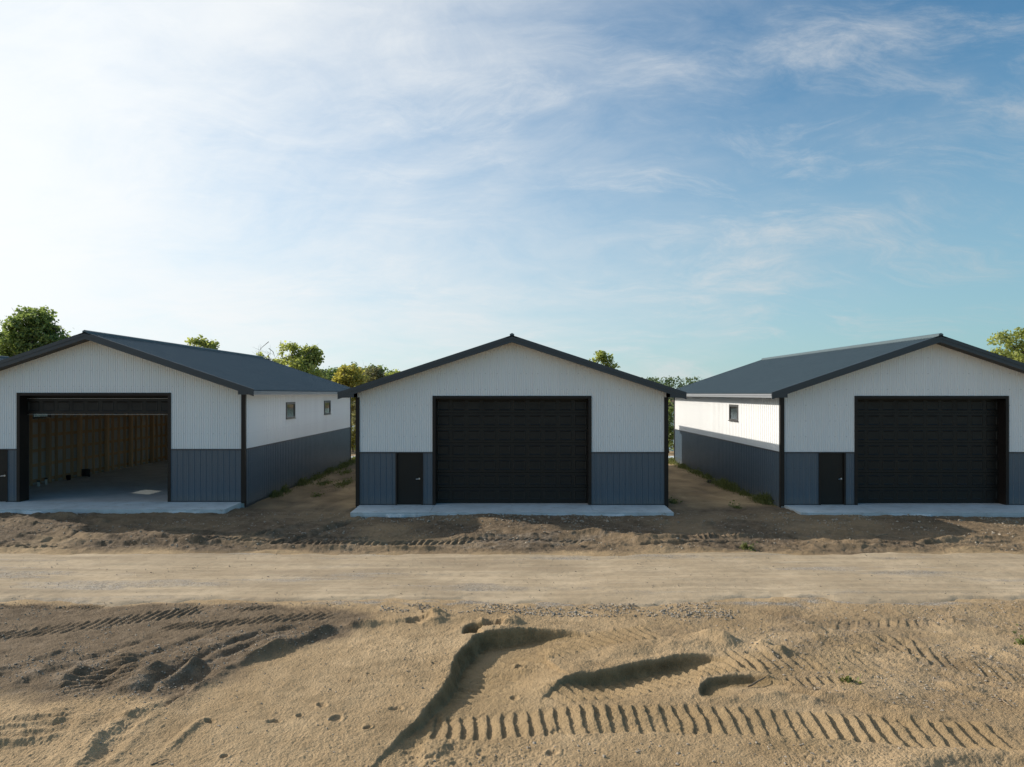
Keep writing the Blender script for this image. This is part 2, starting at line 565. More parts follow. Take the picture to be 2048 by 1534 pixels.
def smooth_poly(poly, n=3):
    p = [tuple(q) for q in poly]
    for _ in range(n):
        q = [p[0]]
        for a, b in zip(p[:-1], p[1:]):
            q.append((a[0] * .75 + b[0] * .25, a[1] * .75 + b[1] * .25))
            q.append((a[0] * .25 + b[0] * .75, a[1] * .25 + b[1] * .75))
        q.append(p[-1]); p = q
    return p


def in_poly(poly, X, Y):
    ins = np.zeros(X.shape, bool)
    n = len(poly)
    for i in range(n):
        x0, y0 = poly[i]; x1, y1 = poly[(i + 1) % n]
        if y0 == y1: continue
        c = ((y0 > Y) != (y1 > Y)) & (X < (x1 - x0) * (Y - y0) / (y1 - y0) + x0)
        ins ^= c
    return ins


def sub(X, Y, poly, R):
    xs = [p[0] for p in poly]; ys = [p[1] for p in poly]
    return np.nonzero((X > min(xs) - R) & (X < max(xs) + R) & (Y > min(ys) - R) & (Y < max(ys) + R))[0]


def region(X, Y, poly, soft, wob=0.25, seed=0.0):
    """soft mask of a polygon with a wandering edge"""
    r = np.zeros(X.shape, np.float32)
    i = sub(X, Y, poly, soft * 2 + wob * 2)
    x, y = X[i], Y[i]
    d, _, _, _ = dist_poly(list(poly) + [poly[0]], x, y)
    sd = np.where(in_poly(poly, x, y), d, -d) + wob * fbm(x, y, 4, 0.55, 0.9, 0.9, seed)
    r[i] = sstep(-soft, soft, sd)
    return r


def ends(s, L, a):
    return sstep(0, a, s) * sstep(0, a, L - s)


def ridge(Z, X, Y, poly, w, h, jag=0.35, end=0.6, seed=0.0, sharp=1.0):
    poly = smooth_poly(poly, 2); i = sub(X, Y, poly, w * 3)
    x, y = X[i], Y[i]
    d, sd, s, L = dist_poly(poly, x, y)
    hh = h * (1 + jag * fbm(x, y, 3, 0.6, 2.1, 2.1, seed)) * ends(s, L, min(end, L * .4))
    d = np.abs(d * sd + 0.25 * w * fbm(x, y, 2, 0.5, 2.0, 2.0, seed + 5))
    Z[i] += hh * np.exp(-(d / w) ** (2 * sharp))


def scarp(Z, S, X, Y, poly, depth, edge, fade, rim=0.05, seed=0.0, end=(0.5, 0.5), ch=2):
    """a cut bank: the ground drops to the right of the line and rises again slowly; the bank dies out at both ends"""
    poly = smooth_poly(poly, 2); i = sub(X, Y, poly, fade * 1.3)
    x, y = X[i], Y[i]
    d, sd, s, L = dist_poly(poly, x, y)
    q = -d * sd + 0.05 * fbm(x, y, 2, 0.5, 1.3, 1.3, seed) + 0.008 * fbm(x, y, 2, 0.6, 9.0, 9.0, seed + 3)
    if not isinstance(end, tuple): end = (end, end)
    e = sstep(0, end[0], s) * sstep(0, end[1], L - s)
    ed = edge * (0.30 + 0.70 * e)
    Z[i] += e * (-depth * sstep(0, ed, q) * (1 - sstep(edge, fade, q)) + rim * np.exp(-((q + 0.06) / 0.13) ** 2))
    crumb = e * sstep(-0.12, 0.02, q) * (1 - sstep(edge, edge + 0.5, q))
    Z[i] += crumb * depth * 0.05 * (np.abs(vnoise(x * 9 + seed, y * 9)) + 0.6 * np.abs(vnoise(x * 21, y * 21 + seed)))
    if S is not None:  # darkest on the bank face: shade put into the soil colour
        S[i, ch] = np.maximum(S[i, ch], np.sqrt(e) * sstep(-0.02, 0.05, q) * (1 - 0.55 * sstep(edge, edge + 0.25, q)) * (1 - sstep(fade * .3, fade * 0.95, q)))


def lugs(Z, S, X, Y, poly, width, pitch, amp, skew=0.0, sink=0.02, seed=0.0, saw=0.25, end=0.5, wear=0.5):
    """crawler or tractor tyre print along a line: sawtooth bars, steep on the far side"""
    poly = smooth_poly(poly, 2); i = sub(X, Y, poly, width)
    x, y = X[i], Y[i]
    d, sd, s, L = dist_poly(poly, x, y)
    q = d * sd
    m = (1 - sstep(width * .5 - 0.05, width * .5 + 0.03, np.abs(q) + 0.035 * fbm(x, y, 2, 0.5, 5, 5, seed)))
    e = ends(s, L, min(end, L * .3))
    ph = (s + skew * q + 0.022 * fbm(x, y, 3, 0.6, 2.5, 2.5, seed + 2)) / pitch
    fr = ph - np.floor(ph)
    prof = np.where(fr < 1 - saw, sstep(0, 1 - saw, fr), 1 - sstep(1 - saw, 1, fr))
    a = amp * np.clip(1 - wear * (0.5 + 0.9 * fbm(x, y, 3, 0.6, 0.9, 0.9, seed + 4)), 0.1, 1.25)
    Z[i] += m * e * (a * prof - sink)
    if S is not None:
        S[i, 2] = np.maximum(S[i, 2], 0.35 * m * e)


def pit(Z, X, Y, c, rx, ry, depth, rim=0.0, rot=0.0, wob=0.30):
    i = np.nonzero((np.abs(X - c[0]) < 3 * max(rx, ry)) & (np.abs(Y - c[1]) < 3 * max(rx, ry)))[0]
    dx, dy = X[i] - c[0], Y[i] - c[1]
    cr, sr = math.cos(rot), math.sin(rot)
    u = (dx * cr + dy * sr) / rx; v = (-dx * sr + dy * cr) / ry
    r = np.sqrt(u * u + v * v) + wob * fbm(X[i], Y[i], 3, 0.6, 6, 6)
    Z[i] += -depth * (1 - sstep(0.35, 1.0, r)) + rim * np.exp(-((r - 1.15) / 0.3) ** 2)


ROAD_N, ROAD_F = -12.35, -7.75


def road_mask(X, Y):
    wv = 0.28 * fbm(X, Y * 0 + 3.0, 3, 0.5, 0.35, 1.0)
    n = 0.18 * fbm(X, Y, 3, 0.6, 1.1, 1.1, 4.0)
    return sstep(-0.35, 0.25, Y - (ROAD_N + wv + n)) * (1 - sstep(-0.25, 0.25, Y - (ROAD_F + 0.5 * wv + 0.5 * n)))


def base_level(X, Y):
    z = np.full(X.shape, GZ, np.float32)
    z += 0.12 * (1 - sstep(-12.5, -9.0, X)) * sstep(-4.5, -0.5, Y)          # a little higher before the left building
    z += 0.03 * fbm(X, Y, 3, 0.5, 0.22, 0.22, 2.0)
    # the lake bank behind the buildings
    z += -3.4 * sstep(27, 44, Y) * 1.0
    return z


def terrain(X, Y):
    Z = base_level(X, Y)
    S = np.zeros((len(X), 4), np.float32); S[:, 3] = 1
    near = np.nonzero((Y > -21.5) & (Y < 26) & (np.abs(X) < 60))[0]
    x, y = X[near], Y[near]
    z = Z[near]; s = S[near]
    rm = road_mask(x, y)
    # --- soils
    left_dirt = region(x, y, P((-400, 1208), (500, 1207), (700, 1222), (770, 1240), (640, 1278), (540, 1315), (430, 1370), (350, 1410), (285, 1400), (180, 1392), (-400, 1385)), 0.22, 0.25, 1.0)
    front_dirt = sstep(-7.9, -7.2, y + 0.35 * fbm(x, y, 3, 0.5, 0.6, 0.6, 8)) * (1 - sstep(-0.6, 0.8, y))
    gap = sstep(-1.0, 1.0, y)
    s[:, 0] = np.clip(left_dirt * 0.92 + front_dirt * (0.85 + 0.3 * fbm(x, y, 3, 0.5, 0.5, 0.5, 3)) + gap * (0.22 + 0.5 * fbm(x, y, 3, 0.55, 0.8, 0.35, 6)), 0, 1)
    right_grav = region(x, y, P((1180, 1222), (2500, 1205), (2600, 1400), (2000, 1440), (1660, 1400), (1480, 1300)), 0.8, 0.8, 3.0)
    s[:, 1] = np.clip(0.30 * right_grav + 0.22 * left_dirt + 0.25 * front_dirt, 0, 1)
    s[:, 0] = np.maximum(s[:, 0], right_grav * np.clip(0.15 + 0.35 * fbm(x, y, 4, 0.6, 0.7, 0.7, 12), 0, 0.5))
    edge_grav = np.exp(-((y - (ROAD_N - 0.15)) / 0.35) ** 2) * sstep(-7, -2, x) * (1 - sstep(10, 13, x))
    s[:, 1] = np.maximum(s[:, 1], 0.8 * edge_grav * np.clip(0.7 + 0.8 * fbm(x, y, 3, 0.6, 1.2, 2.4, 1), 0, 1))
    s[:, 1] = np.maximum(s[:, 1], 0.36 * region(x, y, P((860, 1092), (1020, 1062), (1210, 1068), (1215, 1090), (1010, 1098)), 0.3, 0.4, 2.0))
    # --- relief of loose ground
    rough = np.clip(0.45 + 0.9 * s[:, 0] - 0.65 * left_dirt + 0.25 * right_grav, 0.3, 1.3) * (1 - 0.75 * rm) 
    rough = rough * (1 - 0.45 * gap)
    z += rough * (0.030 * fbm(x, y, 3, 0.5, 0.75, 0.75, 11) + 0.016 * fbm(x, y, 3, 0.6, 3.1, 3.1, 13))
    z += (0.35 + 0.65 * rough) * (1 - 0.6 * rm) * 0.006 * fbm(x, y, 3, 0.8, 13.0, 13.0, 17)
    rs = (1 - rm) * (1 - np.clip(s[:, 0], 0, 1) * 0.5)
    z += rs * 0.011 * (np.abs(vnoise(x * 19.0, y * 19.0)) + 0.6 * np.abs(vnoise(x * 37.0 + 5, y * 37.0)) - 0.5) * (0.75 + 0.5 * fbm(x, y, 2, 0.5, 0.5, 0.5, 61))
    # --- the sand lobe, its cut bank and the basin beside it
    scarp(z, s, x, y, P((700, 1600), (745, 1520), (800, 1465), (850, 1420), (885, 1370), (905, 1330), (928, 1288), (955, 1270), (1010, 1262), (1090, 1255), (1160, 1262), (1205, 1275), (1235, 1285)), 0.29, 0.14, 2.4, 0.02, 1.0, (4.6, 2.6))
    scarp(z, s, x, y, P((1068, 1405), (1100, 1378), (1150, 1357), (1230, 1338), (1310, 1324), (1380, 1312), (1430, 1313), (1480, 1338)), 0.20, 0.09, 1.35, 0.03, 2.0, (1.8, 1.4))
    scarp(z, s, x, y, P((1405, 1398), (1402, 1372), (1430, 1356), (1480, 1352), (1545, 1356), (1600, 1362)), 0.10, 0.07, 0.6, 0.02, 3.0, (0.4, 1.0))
    ridge(z, x, y, P((1390, 1395), (1450, 1402), (1540, 1394), (1750, 1398)), 0.13, 0.06, 0.5, 0.5, 4.0)
    ridge(z, x, y, P((1060, 1402), (1180, 1330), (1290, 1290), (1400, 1282), (1520, 1290)), 0.34, 0.05, 0.5, 0.8, 5.0)
    pit(z, x, y, at(985, 1345), 0.9, 0.5, 0.05, 0.0, 0.0, 0.1)
    # lug prints in the basins
    lugs(z, s, x, y, [at(*q, -0.40) for q in ((905, 1425), (940, 1392), (1010, 1355), (1100, 1325), (1210, 1302), (1330, 1290))], 0.75, 0.19, 0.055, 0.2, 0.02, 1.0, wear=0.35)
    lugs(z, s, x, y, [at(*q, -0.33) for q in ((1080, 1420), (1150, 1405), (1250, 1388), (1370, 1362), (1480, 1350), (1560, 1352))], 0.66, 0.19, 0.055, 0.2, 0.02, 2.0, wear=0.3)
    lugs(z, s, x, y, P((1500, 1345), (1650, 1300), (1760, 1280), (1900, 1300)), 0.9, 0.21, 0.03, 0.2, 0.01, 3.0, wear=0.9)
    # long crawler print in the foreground
    lugs(z, s, x, y, P((815, 1442), (1000, 1438), (1300, 1434), (1500, 1440), (1700, 1456), (1850, 1468), (2050, 1480)), 0.80, 0.188, 0.060, 0.0, 0.03, 4.0, 0.17, wear=0.42)
    lugs(z, s, x, y, P((1545, 1366), (1600, 1364), (1660, 1362), (1720, 1365)), 0.28, 0.16, 0.05, 0.0, 0.03, 5.0, wear=0.3)
    lugs(z, s, x, y, P((1480, 1480), (1640, 1490), (1760, 1498)), 0.55, 0.2, 0.022, 0.0, 0.0, 6.0, wear=0.9)
    # wheel ruts far right
    for k, (a, b) in enumerate([((1750, 1235), (2100, 1330)), ((1850, 1230), (2300, 1320)), ((1650, 1290), (2200, 1420)), ((1560, 1262), (1900, 1330)), ((1700, 1400), (2200, 1500)), ((1730, 1445), (2200, 1545))]):
        ridge(z, x, y, P(a, b), 0.10, 0.035, 0.8, 0.6, 20.0 + k)
    for k, q in enumerate([(1500, 1290, 1560, 1300), (1380, 1270, 1480, 1290), (1600, 1255, 1700, 1266), (1860, 1360, 1990, 1385), (1560, 1400, 1660, 1408)]):
        ridge(z, x, y, P(q[:2], q[2:]), 0.12, 0.055, 0.9, 0.4, 30.0 + k)
    rg = np.random.default_rng(21)
    for k in range(16):          # faint wheel and blade lines running off to the right
        a = (1380 + rg.uniform(0, 560), 1228 + rg.uniform(0, 170)); ln = rg.uniform(120, 420); sl = 0.05 + 0.22 * (a[1] - 1220) / 180 + rg.uniform(0, 0.08)
        ridge(z, x, y, P(a, (a[0] + ln * .5, a[1] + ln * .5 * sl + rg.uniform(-3, 3)), (a[0] + ln, a[1] + ln * sl)), rg.uniform(0.06, 0.12), rg.choice([-1, 1]) * rg.uniform(0.025, 0.05), 0.6, 0.5, 200.0 + k)
    lugs(z, s, x, y, P((1420, 1318), (1560, 1322), (1700, 1330), (1790, 1338)), 0.75, 0.20, 0.040, 0.25, 0.02, 21.0, wear=0.7)
    lugs(z, s, x, y, P((1800, 1300), (1920, 1325), (2060, 1355)), 0.60, 0.20, 0.050, 0.5, 0.02, 22.0, wear=0.5)
    lugs(z, None, x, y, P((1640, 1248), (1800, 1246), (1960, 1240)), 0.45, 0.20, 0.016, -0.6, 0.01, 23.0, wear=0.7)
    ridge(z, x, y, P((1420, 1292), (1460, 1286), (1500, 1290)), 0.16, 0.05, 0.6, 0.3, 37.0)
    ridge(z, x, y, P((1520, 1312), (1555, 1306), (1590, 1312)), 0.15, 0.06, 0.6, 0.3, 38.0)
    # hollow at the lower right corner
    pit(z, x, y, at(1990, 1548), 0.95, 0.42, 0.09, 0.035, 0.0, 0.05)
    # small heaps by the road
    pit(z, x, y, at(838, 1243), 0.34, 0.22, 0.09, 0.02)
    ridge(z, x, y, P((845, 1250), (862, 1243), (885, 1228)), 0.24, 0.13, 0.5, 0.2, 41.0)
    pit(z, x, y, at(990, 1252), 0.25, 0.2, 0.10, 0.03)
    ridge(z, x, y, P((1000, 1256), (1020, 1248), (1050, 1246)), 0.24, 0.10, 0.5, 0.2, 42.0)
    ridge(z, x, y, P((885, 1240), (950, 1246), (990, 1250)), 0.08, 0.06, 0.6, 0.2, 43.0)
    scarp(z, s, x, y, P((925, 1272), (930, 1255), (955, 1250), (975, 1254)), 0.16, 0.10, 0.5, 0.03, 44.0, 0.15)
    # curved edge between the sand and the dirt
    edge = P((150, 1560), (178, 1500), (232, 1452), (300, 1418), (370, 1378), (430, 1348), (500, 1318), (560, 1296), (630, 1268), (700, 1252), (775, 1245), (840, 1246))
    ridge(z, x, y, edge, 0.14, 0.075, 0.5, 0.5, 51.0)
    ridge(z, x, y, P((470, 1330), (560, 1290), (640, 1262), (720, 1246), (760, 1243)), 0.10, 0.07, 0.6, 0.5, 52.0)
    scarp(z, None, x, y, list(reversed(P((330, 1422), (372, 1392), (410, 1366), (450, 1345)))), 0.12, 0.12, 0.6, 0.02, 53.0, 0.3)
    # gravel heaps and scraped ridges on the dirt
    heaps = [(((25, 1385), (60, 1352), (110, 1332), (175, 1322)), 0.22, 0.20), (((85, 1382), (120, 1352), (165, 1335), (220, 1322)), 0.15, 0.16),
             (((115, 1378), (150, 1348), (200, 1328)), 0.13, 0.17), (((265, 1384), (290, 1352), (330, 1334), (372, 1318)), 0.20, 0.19),
             (((350, 1362), (385, 1338), (420, 1325)), 0.22, 0.18), (((430, 1290), (490, 1275), (520, 1262)), 0.22, 0.14),
             (((500, 1300), (550, 1280), (590, 1262)), 0.26, 0.20), (((130, 1310), (160, 1295)), 0.12, 0.10),
             (((-60, 1350), (0, 1345), (20, 1330)), 0.25, 0.18), (((370, 1295), (430, 1275), (470, 1262)), 0.25, 0.07)]
    for k, (pl, w_, h_) in enumerate(heaps):
        ridge(z, x, y, P(*pl), w_, h_ * 0.30, 0.8, 0.5, 60.0 + k)
        i = sub(x, y, P(*pl), 0.9)
        d, _, _, _ = dist_poly(P(*pl), x[i], y[i])
        s[i, 1] = np.maximum(s[i, 1], 0.34 * np.exp(-(d / (w_ * 1.5)) ** 2))
    for k, (pl, h_) in enumerate([(((540, 1252), (430, 1296), (330, 1352), (262, 1410)), -0.05), (((600, 1250), (500, 1284), (400, 1332), (330, 1384)), -0.04), (((470, 1245), (340, 1290), (220, 1345), (150, 1385)), -0.045),
                                  (((330, 1262), (230, 1296), (120, 1330)), -0.04), (((640, 1240), (520, 1262), (440, 1290)), -0.035), (((250, 1372), (330, 1330), (400, 1300)), 0.06), (((20, 1335), (90, 1310), (160, 1290)), 0.05), (((300, 1378), (360, 1350), (440, 1312)), 0.06)]):
        ridge(z, x, y, P(*pl), 0.085, h_, 0.5, 0.6, 170.0 + k)
    lugs(z, None, x, y, P((228, 1388), (236, 1350), (242, 1308)), 0.55, 0.17, 0.06, 0.0, 0.03, 7.0, wear=0.2)
    lugs(z, None, x, y, P((160, 1392), (166, 1360), (176, 1340)), 0.55, 0.17, 0.05, 0.0, 0.02, 8.0, wear=0.3)
    ridge(z, x, y, P((268, 1385), (262, 1350), (254, 1305)), 0.30, 0.06, 0.2, 0.2, 75.0)
    # tyre prints on the dirt
    lugs(z, None, x, y, P((-120, 1282), (0, 1268), (150, 1252), (300, 1232), (430, 1214)), 0.62, 0.18, 0.040, -0.75, 0.02, 9.0, wear=0.3)
    lugs(z, None, x, y, P((-80, 1216), (40, 1212), (150, 1212), (230, 1211)), 0.30, 0.18, 0.045, -0.9, 0.02, 10.0, wear=0.4)
    lugs(z, None, x, y, P((300, 1252), (420, 1247), (520, 1238), (620, 1231), (690, 1230)), 0.42, 0.18, 0.042, -0.9, 0.015, 11.0, wear=0.2)
    lugs(z, None, x, y, P((460, 1222), (520, 1216), (560, 1214)), 0.30, 0.18, 0.045, -0.8, 0.02, 12.0, wear=0.3)
    lugs(z, None, x, y, P((540, 1228), (600, 1222), (680, 1220)), 0.45, 0.2, 0.05, 0.7, 0.02, 13.0, wear=0.3)
    # lower left: scraped bars, a smooth strip, a pocket of shade
    for k, (a, b, c, h_) in enumerate([((-80, 1452), (40, 1442), (150, 1432), 0.05), ((-80, 1470), (60, 1456), (148, 1445), 0.07), ((-80, 1482), (40, 1472), (140, 1460), 0.06), ((-80, 1500), (60, 1486), (136, 1478), 0.07)]):
        ridge(z, x, y, P(a, b, c), 0.085, h_, 0.4, 0.15, 80.0 + k)
    ridge(z, x, y, P((112, 1545), (150, 1470), (165, 1425)), 0.17, 0.04, 0.3, 0.3, 86.0)
    scarp(z, None, x, y, P((150, 1545), (170, 1500), (180, 1462), (190, 1438), (205, 1432)), 0.03, 0.24, 0.60, 0.03, 87.0, 0.4)
    for k, q in enumerate([(230, 1490, 330, 1420), (200, 1545, 300, 1450), (300, 1530, 420, 1430), (70, 1425, 165, 1418)]):
        ridge(z, x, y, P(q[:2], q[2:]), 0.07, 0.022, 0.8, 0.3, 90.0 + k)
    # footprints and pebbled scuffs
    for k, (px, py, r) in enumerate([(1105, 1502, 0.09), (1108, 1458, 0.08), (420, 1446, 0.07), (546, 1444, 0.09), (672, 1440, 0.09), (645, 1412, 0.08), (790, 1418, 0.09), (735, 1458, 0.06), (700, 1360, 0.04), (738, 1345, 0.04), (1040, 1318, 0.10), (1030, 1385, 0.09), (868, 1328, 0.05), (450, 1515, 0.06), (600, 1432, 0.06)]):
        pit(z, x, y, at(px, py), r * 1.25, r * 0.8, 0.03, 0.012, 0.4 + k)
    i = sub(x, y, P((840, 1534), (960, 1480)), 0.5)
    z[i] += 0.03 * np.clip(fbm(x[i], y[i], 4, 0.65, 3.0, 3.0, 99), -1, 1) * region(x[i], y[i], P((800, 1560), (830, 1480), (900, 1462), (960, 1490), (930, 1560)), 0.15, 0.15)
    # --- churned windrow between the road and the buildings
    bm = np.exp(-((y - (-6.75)) / 0.9) ** 2) * (1 - 0.4 * np.exp(-((x - 0.5) / 3.0) ** 2))
    z += bm * (0.03 + 0.045 * fbm(x, y, 4, 0.6, 0.4, 1.6, 101) + 0.03 * fbm(x, y, 3, 0.6, 2.6, 3.5, 103))
    berm = [((-200, 1062), (60, 1075), (200, 1086), (450, 1092), (700, 1096), (900, 1098), 0.14, 0.16),
            ((-100, 1040), (60, 1048), (130, 1062), (220, 1080), (330, 1088), (500, 1090), 0.18, 0.18),
            ((30, 1038), (120, 1035), (190, 1040), (240, 1058), (330, 1075), (420, 1084), 0.16, 0.16),
            ((330, 1094), (450, 1085), (560, 1064), (640, 1042), (700, 1020), (720, 1012), 0.12, 0.09),
            ((470, 1096), (560, 1080), (640, 1056), (720, 1030), (760, 1018), (790, 1012), 0.12, 0.09),
            ((900, 1073), (1000, 1070), (1100, 1072), (1200, 1068), (1240, 1078), (1300, 1085), 0.13, 0.14),
            ((1130, 1070), (1160, 1066), (1200, 1072), (1270, 1084), (1340, 1090), (1450, 1088), 0.16, 0.16),
            ((1230, 1078), (1330, 1082), (1450, 1076), (1560, 1068), (1640, 1080), (1750, 1090), 0.14, 0.15),
            ((1380, 1056), (1450, 1046), (1520, 1050), (1600, 1062), (1700, 1066), (1780, 1072), 0.20, 0.14),
            ((1560, 1090), (1700, 1098), (1800, 1094), (1900, 1080), (2000, 1074), (2200, 1070), 0.15, 0.15),
            ((1900, 1072), (2000, 1076), (2100, 1078), (2200, 1080), (2300, 1082), (2400, 1084), 0.12, 0.10),
            ((1220, 1042), (1300, 1048), (1400, 1042), (1470, 1050), (1540, 1058), (1620, 1070), 0.20, 0.12)]
    for k, b_ in enumerate(berm):
        ridge(z, x, y, P(*b_[:6]), b_[6], b_[7] * 0.60, 0.45, 0.8, 110.0 + k)
    for k, (pl, w_, h_) in enumerate([(((300, 1074), (420, 1082), (620, 1087), (820, 1089), (960, 1084)), 0.11, -0.13), (((340, 1062), (470, 1071), (640, 1074), (800, 1076)), 0.09, -0.08),
                                      (((395, 1094), (480, 1080), (570, 1058), (650, 1036)), 0.10, -0.10), (((520, 1096), (590, 1080), (670, 1052), (745, 1028)), 0.10, -0.10),
                                      (((860, 1080), (1000, 1075), (1130, 1077), (1250, 1086)), 0.09, -0.09), (((1250, 1092), (1400, 1090), (1520, 1083), (1620, 1090), (1750, 1096)), 0.11, -0.12),
                                      (((1560, 1074), (1680, 1080), (1820, 1090), (1930, 1086), (2060, 1082)), 0.10, -0.09), (((0, 1072), (90, 1064), (170, 1046)), 0.10, -0.08), (((60, 1088), (130, 1074), (200, 1052)), 0.10, -0.08)]):
        ridge(z, x, y, P(*pl), w_, h_, 0.35, 0.8, 150.0 + k)
    lugs(z, None, x, y, P((380, 1078), (600, 1083), (820, 1086), (960, 1080)), 0.55, 0.22, 0.08, -0.5, 0.07, 14.0, wear=0.3)
    lugs(z, None, x, y, P((330, 1058), (450, 1068), (600, 1070), (760, 1072)), 0.45, 0.2, 0.06, -0.5, 0.05, 15.0, wear=0.3)
    lugs(z, None, x, y, P((900, 1076), (1050, 1079), (1200, 1082)), 0.45, 0.2, 0.07, -0.7, 0.03, 16.0, wear=0.3)
    lugs(z, None, x, y, P((1380, 1082), (1460, 1072), (1560, 1062)), 0.45, 0.2, 0.06, -0.5, 0.05, 17.0, wear=0.4)
    lugs(z, None, x, y, P((-50, 1096), (60, 1094), (140, 1090)), 0.4, 0.22, 0.07, -0.5, 0.02, 18.0, wear=0.3)
    # wheel lanes in the gaps between buildings
    for xc in (-9.2, -7.4, 7.6, 9.2):
        z += -0.05 * gap * np.exp(-((x - xc - 0.15 * fbm(y, y, 2, 0.5, .3, .3)) / 0.28) ** 2) * (1 - sstep(20, 24, y))
    # the road bed lies under the road sheet
    z -= 0.035 * rm
    # leave the soil just below slabs and walls
    Z[near] = z; S[near] = np.clip(s, 0, 1)
    # green cover on the bank behind the buildings and away from the site
    return Z, S


def build_ground():
    rows = [-140, -110, -85, -65, -50, -40, -33, -28, -25, -23, -22, -21.5]
    D = 6.6
    while D < 28.0:
        rows.append(D + CAM_Y); D += min(0.046, max(0.013, D * D / 3200 * 0.62))
    while D < 50:
        rows.append(D + CAM_Y); D += 0.13
    while D < 90:
        rows.append(D + CAM_Y); D += 0.8
    rows = np.array(rows, np.float32)
    u = np.linspace(-0.86, 0.86, 1440)
    v = np.array([0.12, 0.4, 1, 2, 4, 7, 11, 16, 23, 32, 45, 62, 85, 115, 150, 200, 260])
    Dc = np.maximum(rows - CAM_Y, 6.6)
    inner = Dc[:, None] * u[None, :]
    e = Dc[:, None] * 0.86
    X = np.concatenate([-(e + v[None, ::-1]), inner, e + v[None, :]], axis=1).astype(np.float32)
    Y = np.repeat(rows[:, None], X.shape[1], axis=1)
    nr, nc = X.shape
    Z, S = terrain(X.ravel(), Y.ravel())
    V = np.stack([X.ravel(), Y.ravel(), Z], axis=1)
    idx = np.arange(nr * nc, dtype=np.int32).reshape(nr, nc)
    F = np.stack([idx[:-1, :-1].ravel(), idx[:-1, 1:].ravel(), idx[1:, 1:].ravel(), idx[1:, :-1].ravel()], axis=1)
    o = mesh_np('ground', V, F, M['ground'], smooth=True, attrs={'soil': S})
    tag(o, kind='structure')
    # road sheet
    rows = np.arange(ROAD_N - 1.1, ROAD_F + 1.0, 0.05)
    xs = np.concatenate([np.linspace(-120, -24, 60)[:-1], np.linspace(-24, 24, 1000), np.linspace(24, 120, 60)[1:]])
    X, Y = np.meshgrid(xs.astype(np.float32), rows.astype(np.float32))
    x, y = X.ravel(), Y.ravel()
    rm = road_mask(x, y)
    z = base_level(x, y) + 0.012 - 0.12 * (1 - rm)
    z += 0.013 * fbm(x, y, 4, 0.55, 0.18, 2.3, 31) + 0.006 * fbm(x, y, 3, 0.6, 0.5, 6.0, 33) + 0.0035 * fbm(x, y, 3, 0.7, 11, 11, 35)
    for k, yy in enumerate((-11.9, -11.4, -10.3, -9.2, -8.5)):
        z += -0.014 * np.exp(-((y - yy - 0.12 * fbm(x, x * 0, 2, 0.5, 0.15, 0.15, k * 3.0)) / 0.12) ** 2)
    s = np.zeros((len(x), 4), np.float32); s[:, 3] = 1
    s[:, 1] = np.clip(0.16 + 0.5 * fbm(x, y, 4, 0.6, 0.22, 1.4, 41), 0, 0.6) + 0.25 * (1 - rm)
    s[:, 0] = np.clip(0.06 + 0.35 * fbm(x, y, 3, 0.6, 0.2, 1.2, 43), 0, 0.35) * (1 - sstep(-2, 6, x) * 0.5)
    idx = np.arange(len(x), dtype=np.int32).reshape(X.shape)
    F = np.stack([idx[:-1, :-1].ravel(), idx[:-1, 1:].ravel(), idx[1:, 1:].ravel(), idx[1:, :-1].ravel()], axis=1)
    tag(mesh_np('road', np.stack([x, y, z], 1), F, M['road'], smooth=True, attrs={'soil': s}), kind='structure')


build_ground()

_GX = None
def ground_z(x, y):
    Z, _ = terrain(np.array([x], np.float32), np.array([y], np.float32))
    return float(Z[0])


# lake, far shore, rear path
def build_far():
    n = 2
    b = MB(); b.quad((-900, 40, -3.0), (900, 40, -3.0), (900, 420, -3.0), (-900, 420, -3.0))
    tag(b.build('water', M['water']), kind='structure')
    # far bank: rising land behind the lake
    xs = np.linspace(-900, 900, 121); ys = np.array([330, 345, 380, 450, 600, 900.0])
    X, Y = np.meshgrid(xs.astype(np.float32), ys.astype(np.float32))
    Z = -3.3 + np.minimum((Y - 330) * 0.10, 4.5) + 0.8 * fbm(X, Y, 3, 0.5, 0.01, 0.01)
    idx = np.arange(X.size, dtype=np.int32).reshape(X.shape)
    F = np.stack([idx[:-1, :-1].ravel(), idx[:-1, 1:].ravel(), idx[1:, 1:].ravel(), idx[1:, :-1].ravel()], axis=1)
    s = np.zeros((X.size, 4), np.float32); s[:, 0] = 1; s[:, 3] = 1
    tag(mesh_np('hills', np.stack([X.ravel(), Y.ravel(), Z.ravel()], 1), F, M['ground'], smooth=True, attrs={'soil': s}), kind='structure')
    b = MB(); b.box(-60, 60, 21.0, 22.6, -0.30, -0.06)
    tag(b.build('path', M['concrete']), kind='structure')
build_far()

# ------------------------------------------------------------------ the storage buildings
LEN = 18.3
TOPZ = 6.58
SLOPE = 0.328


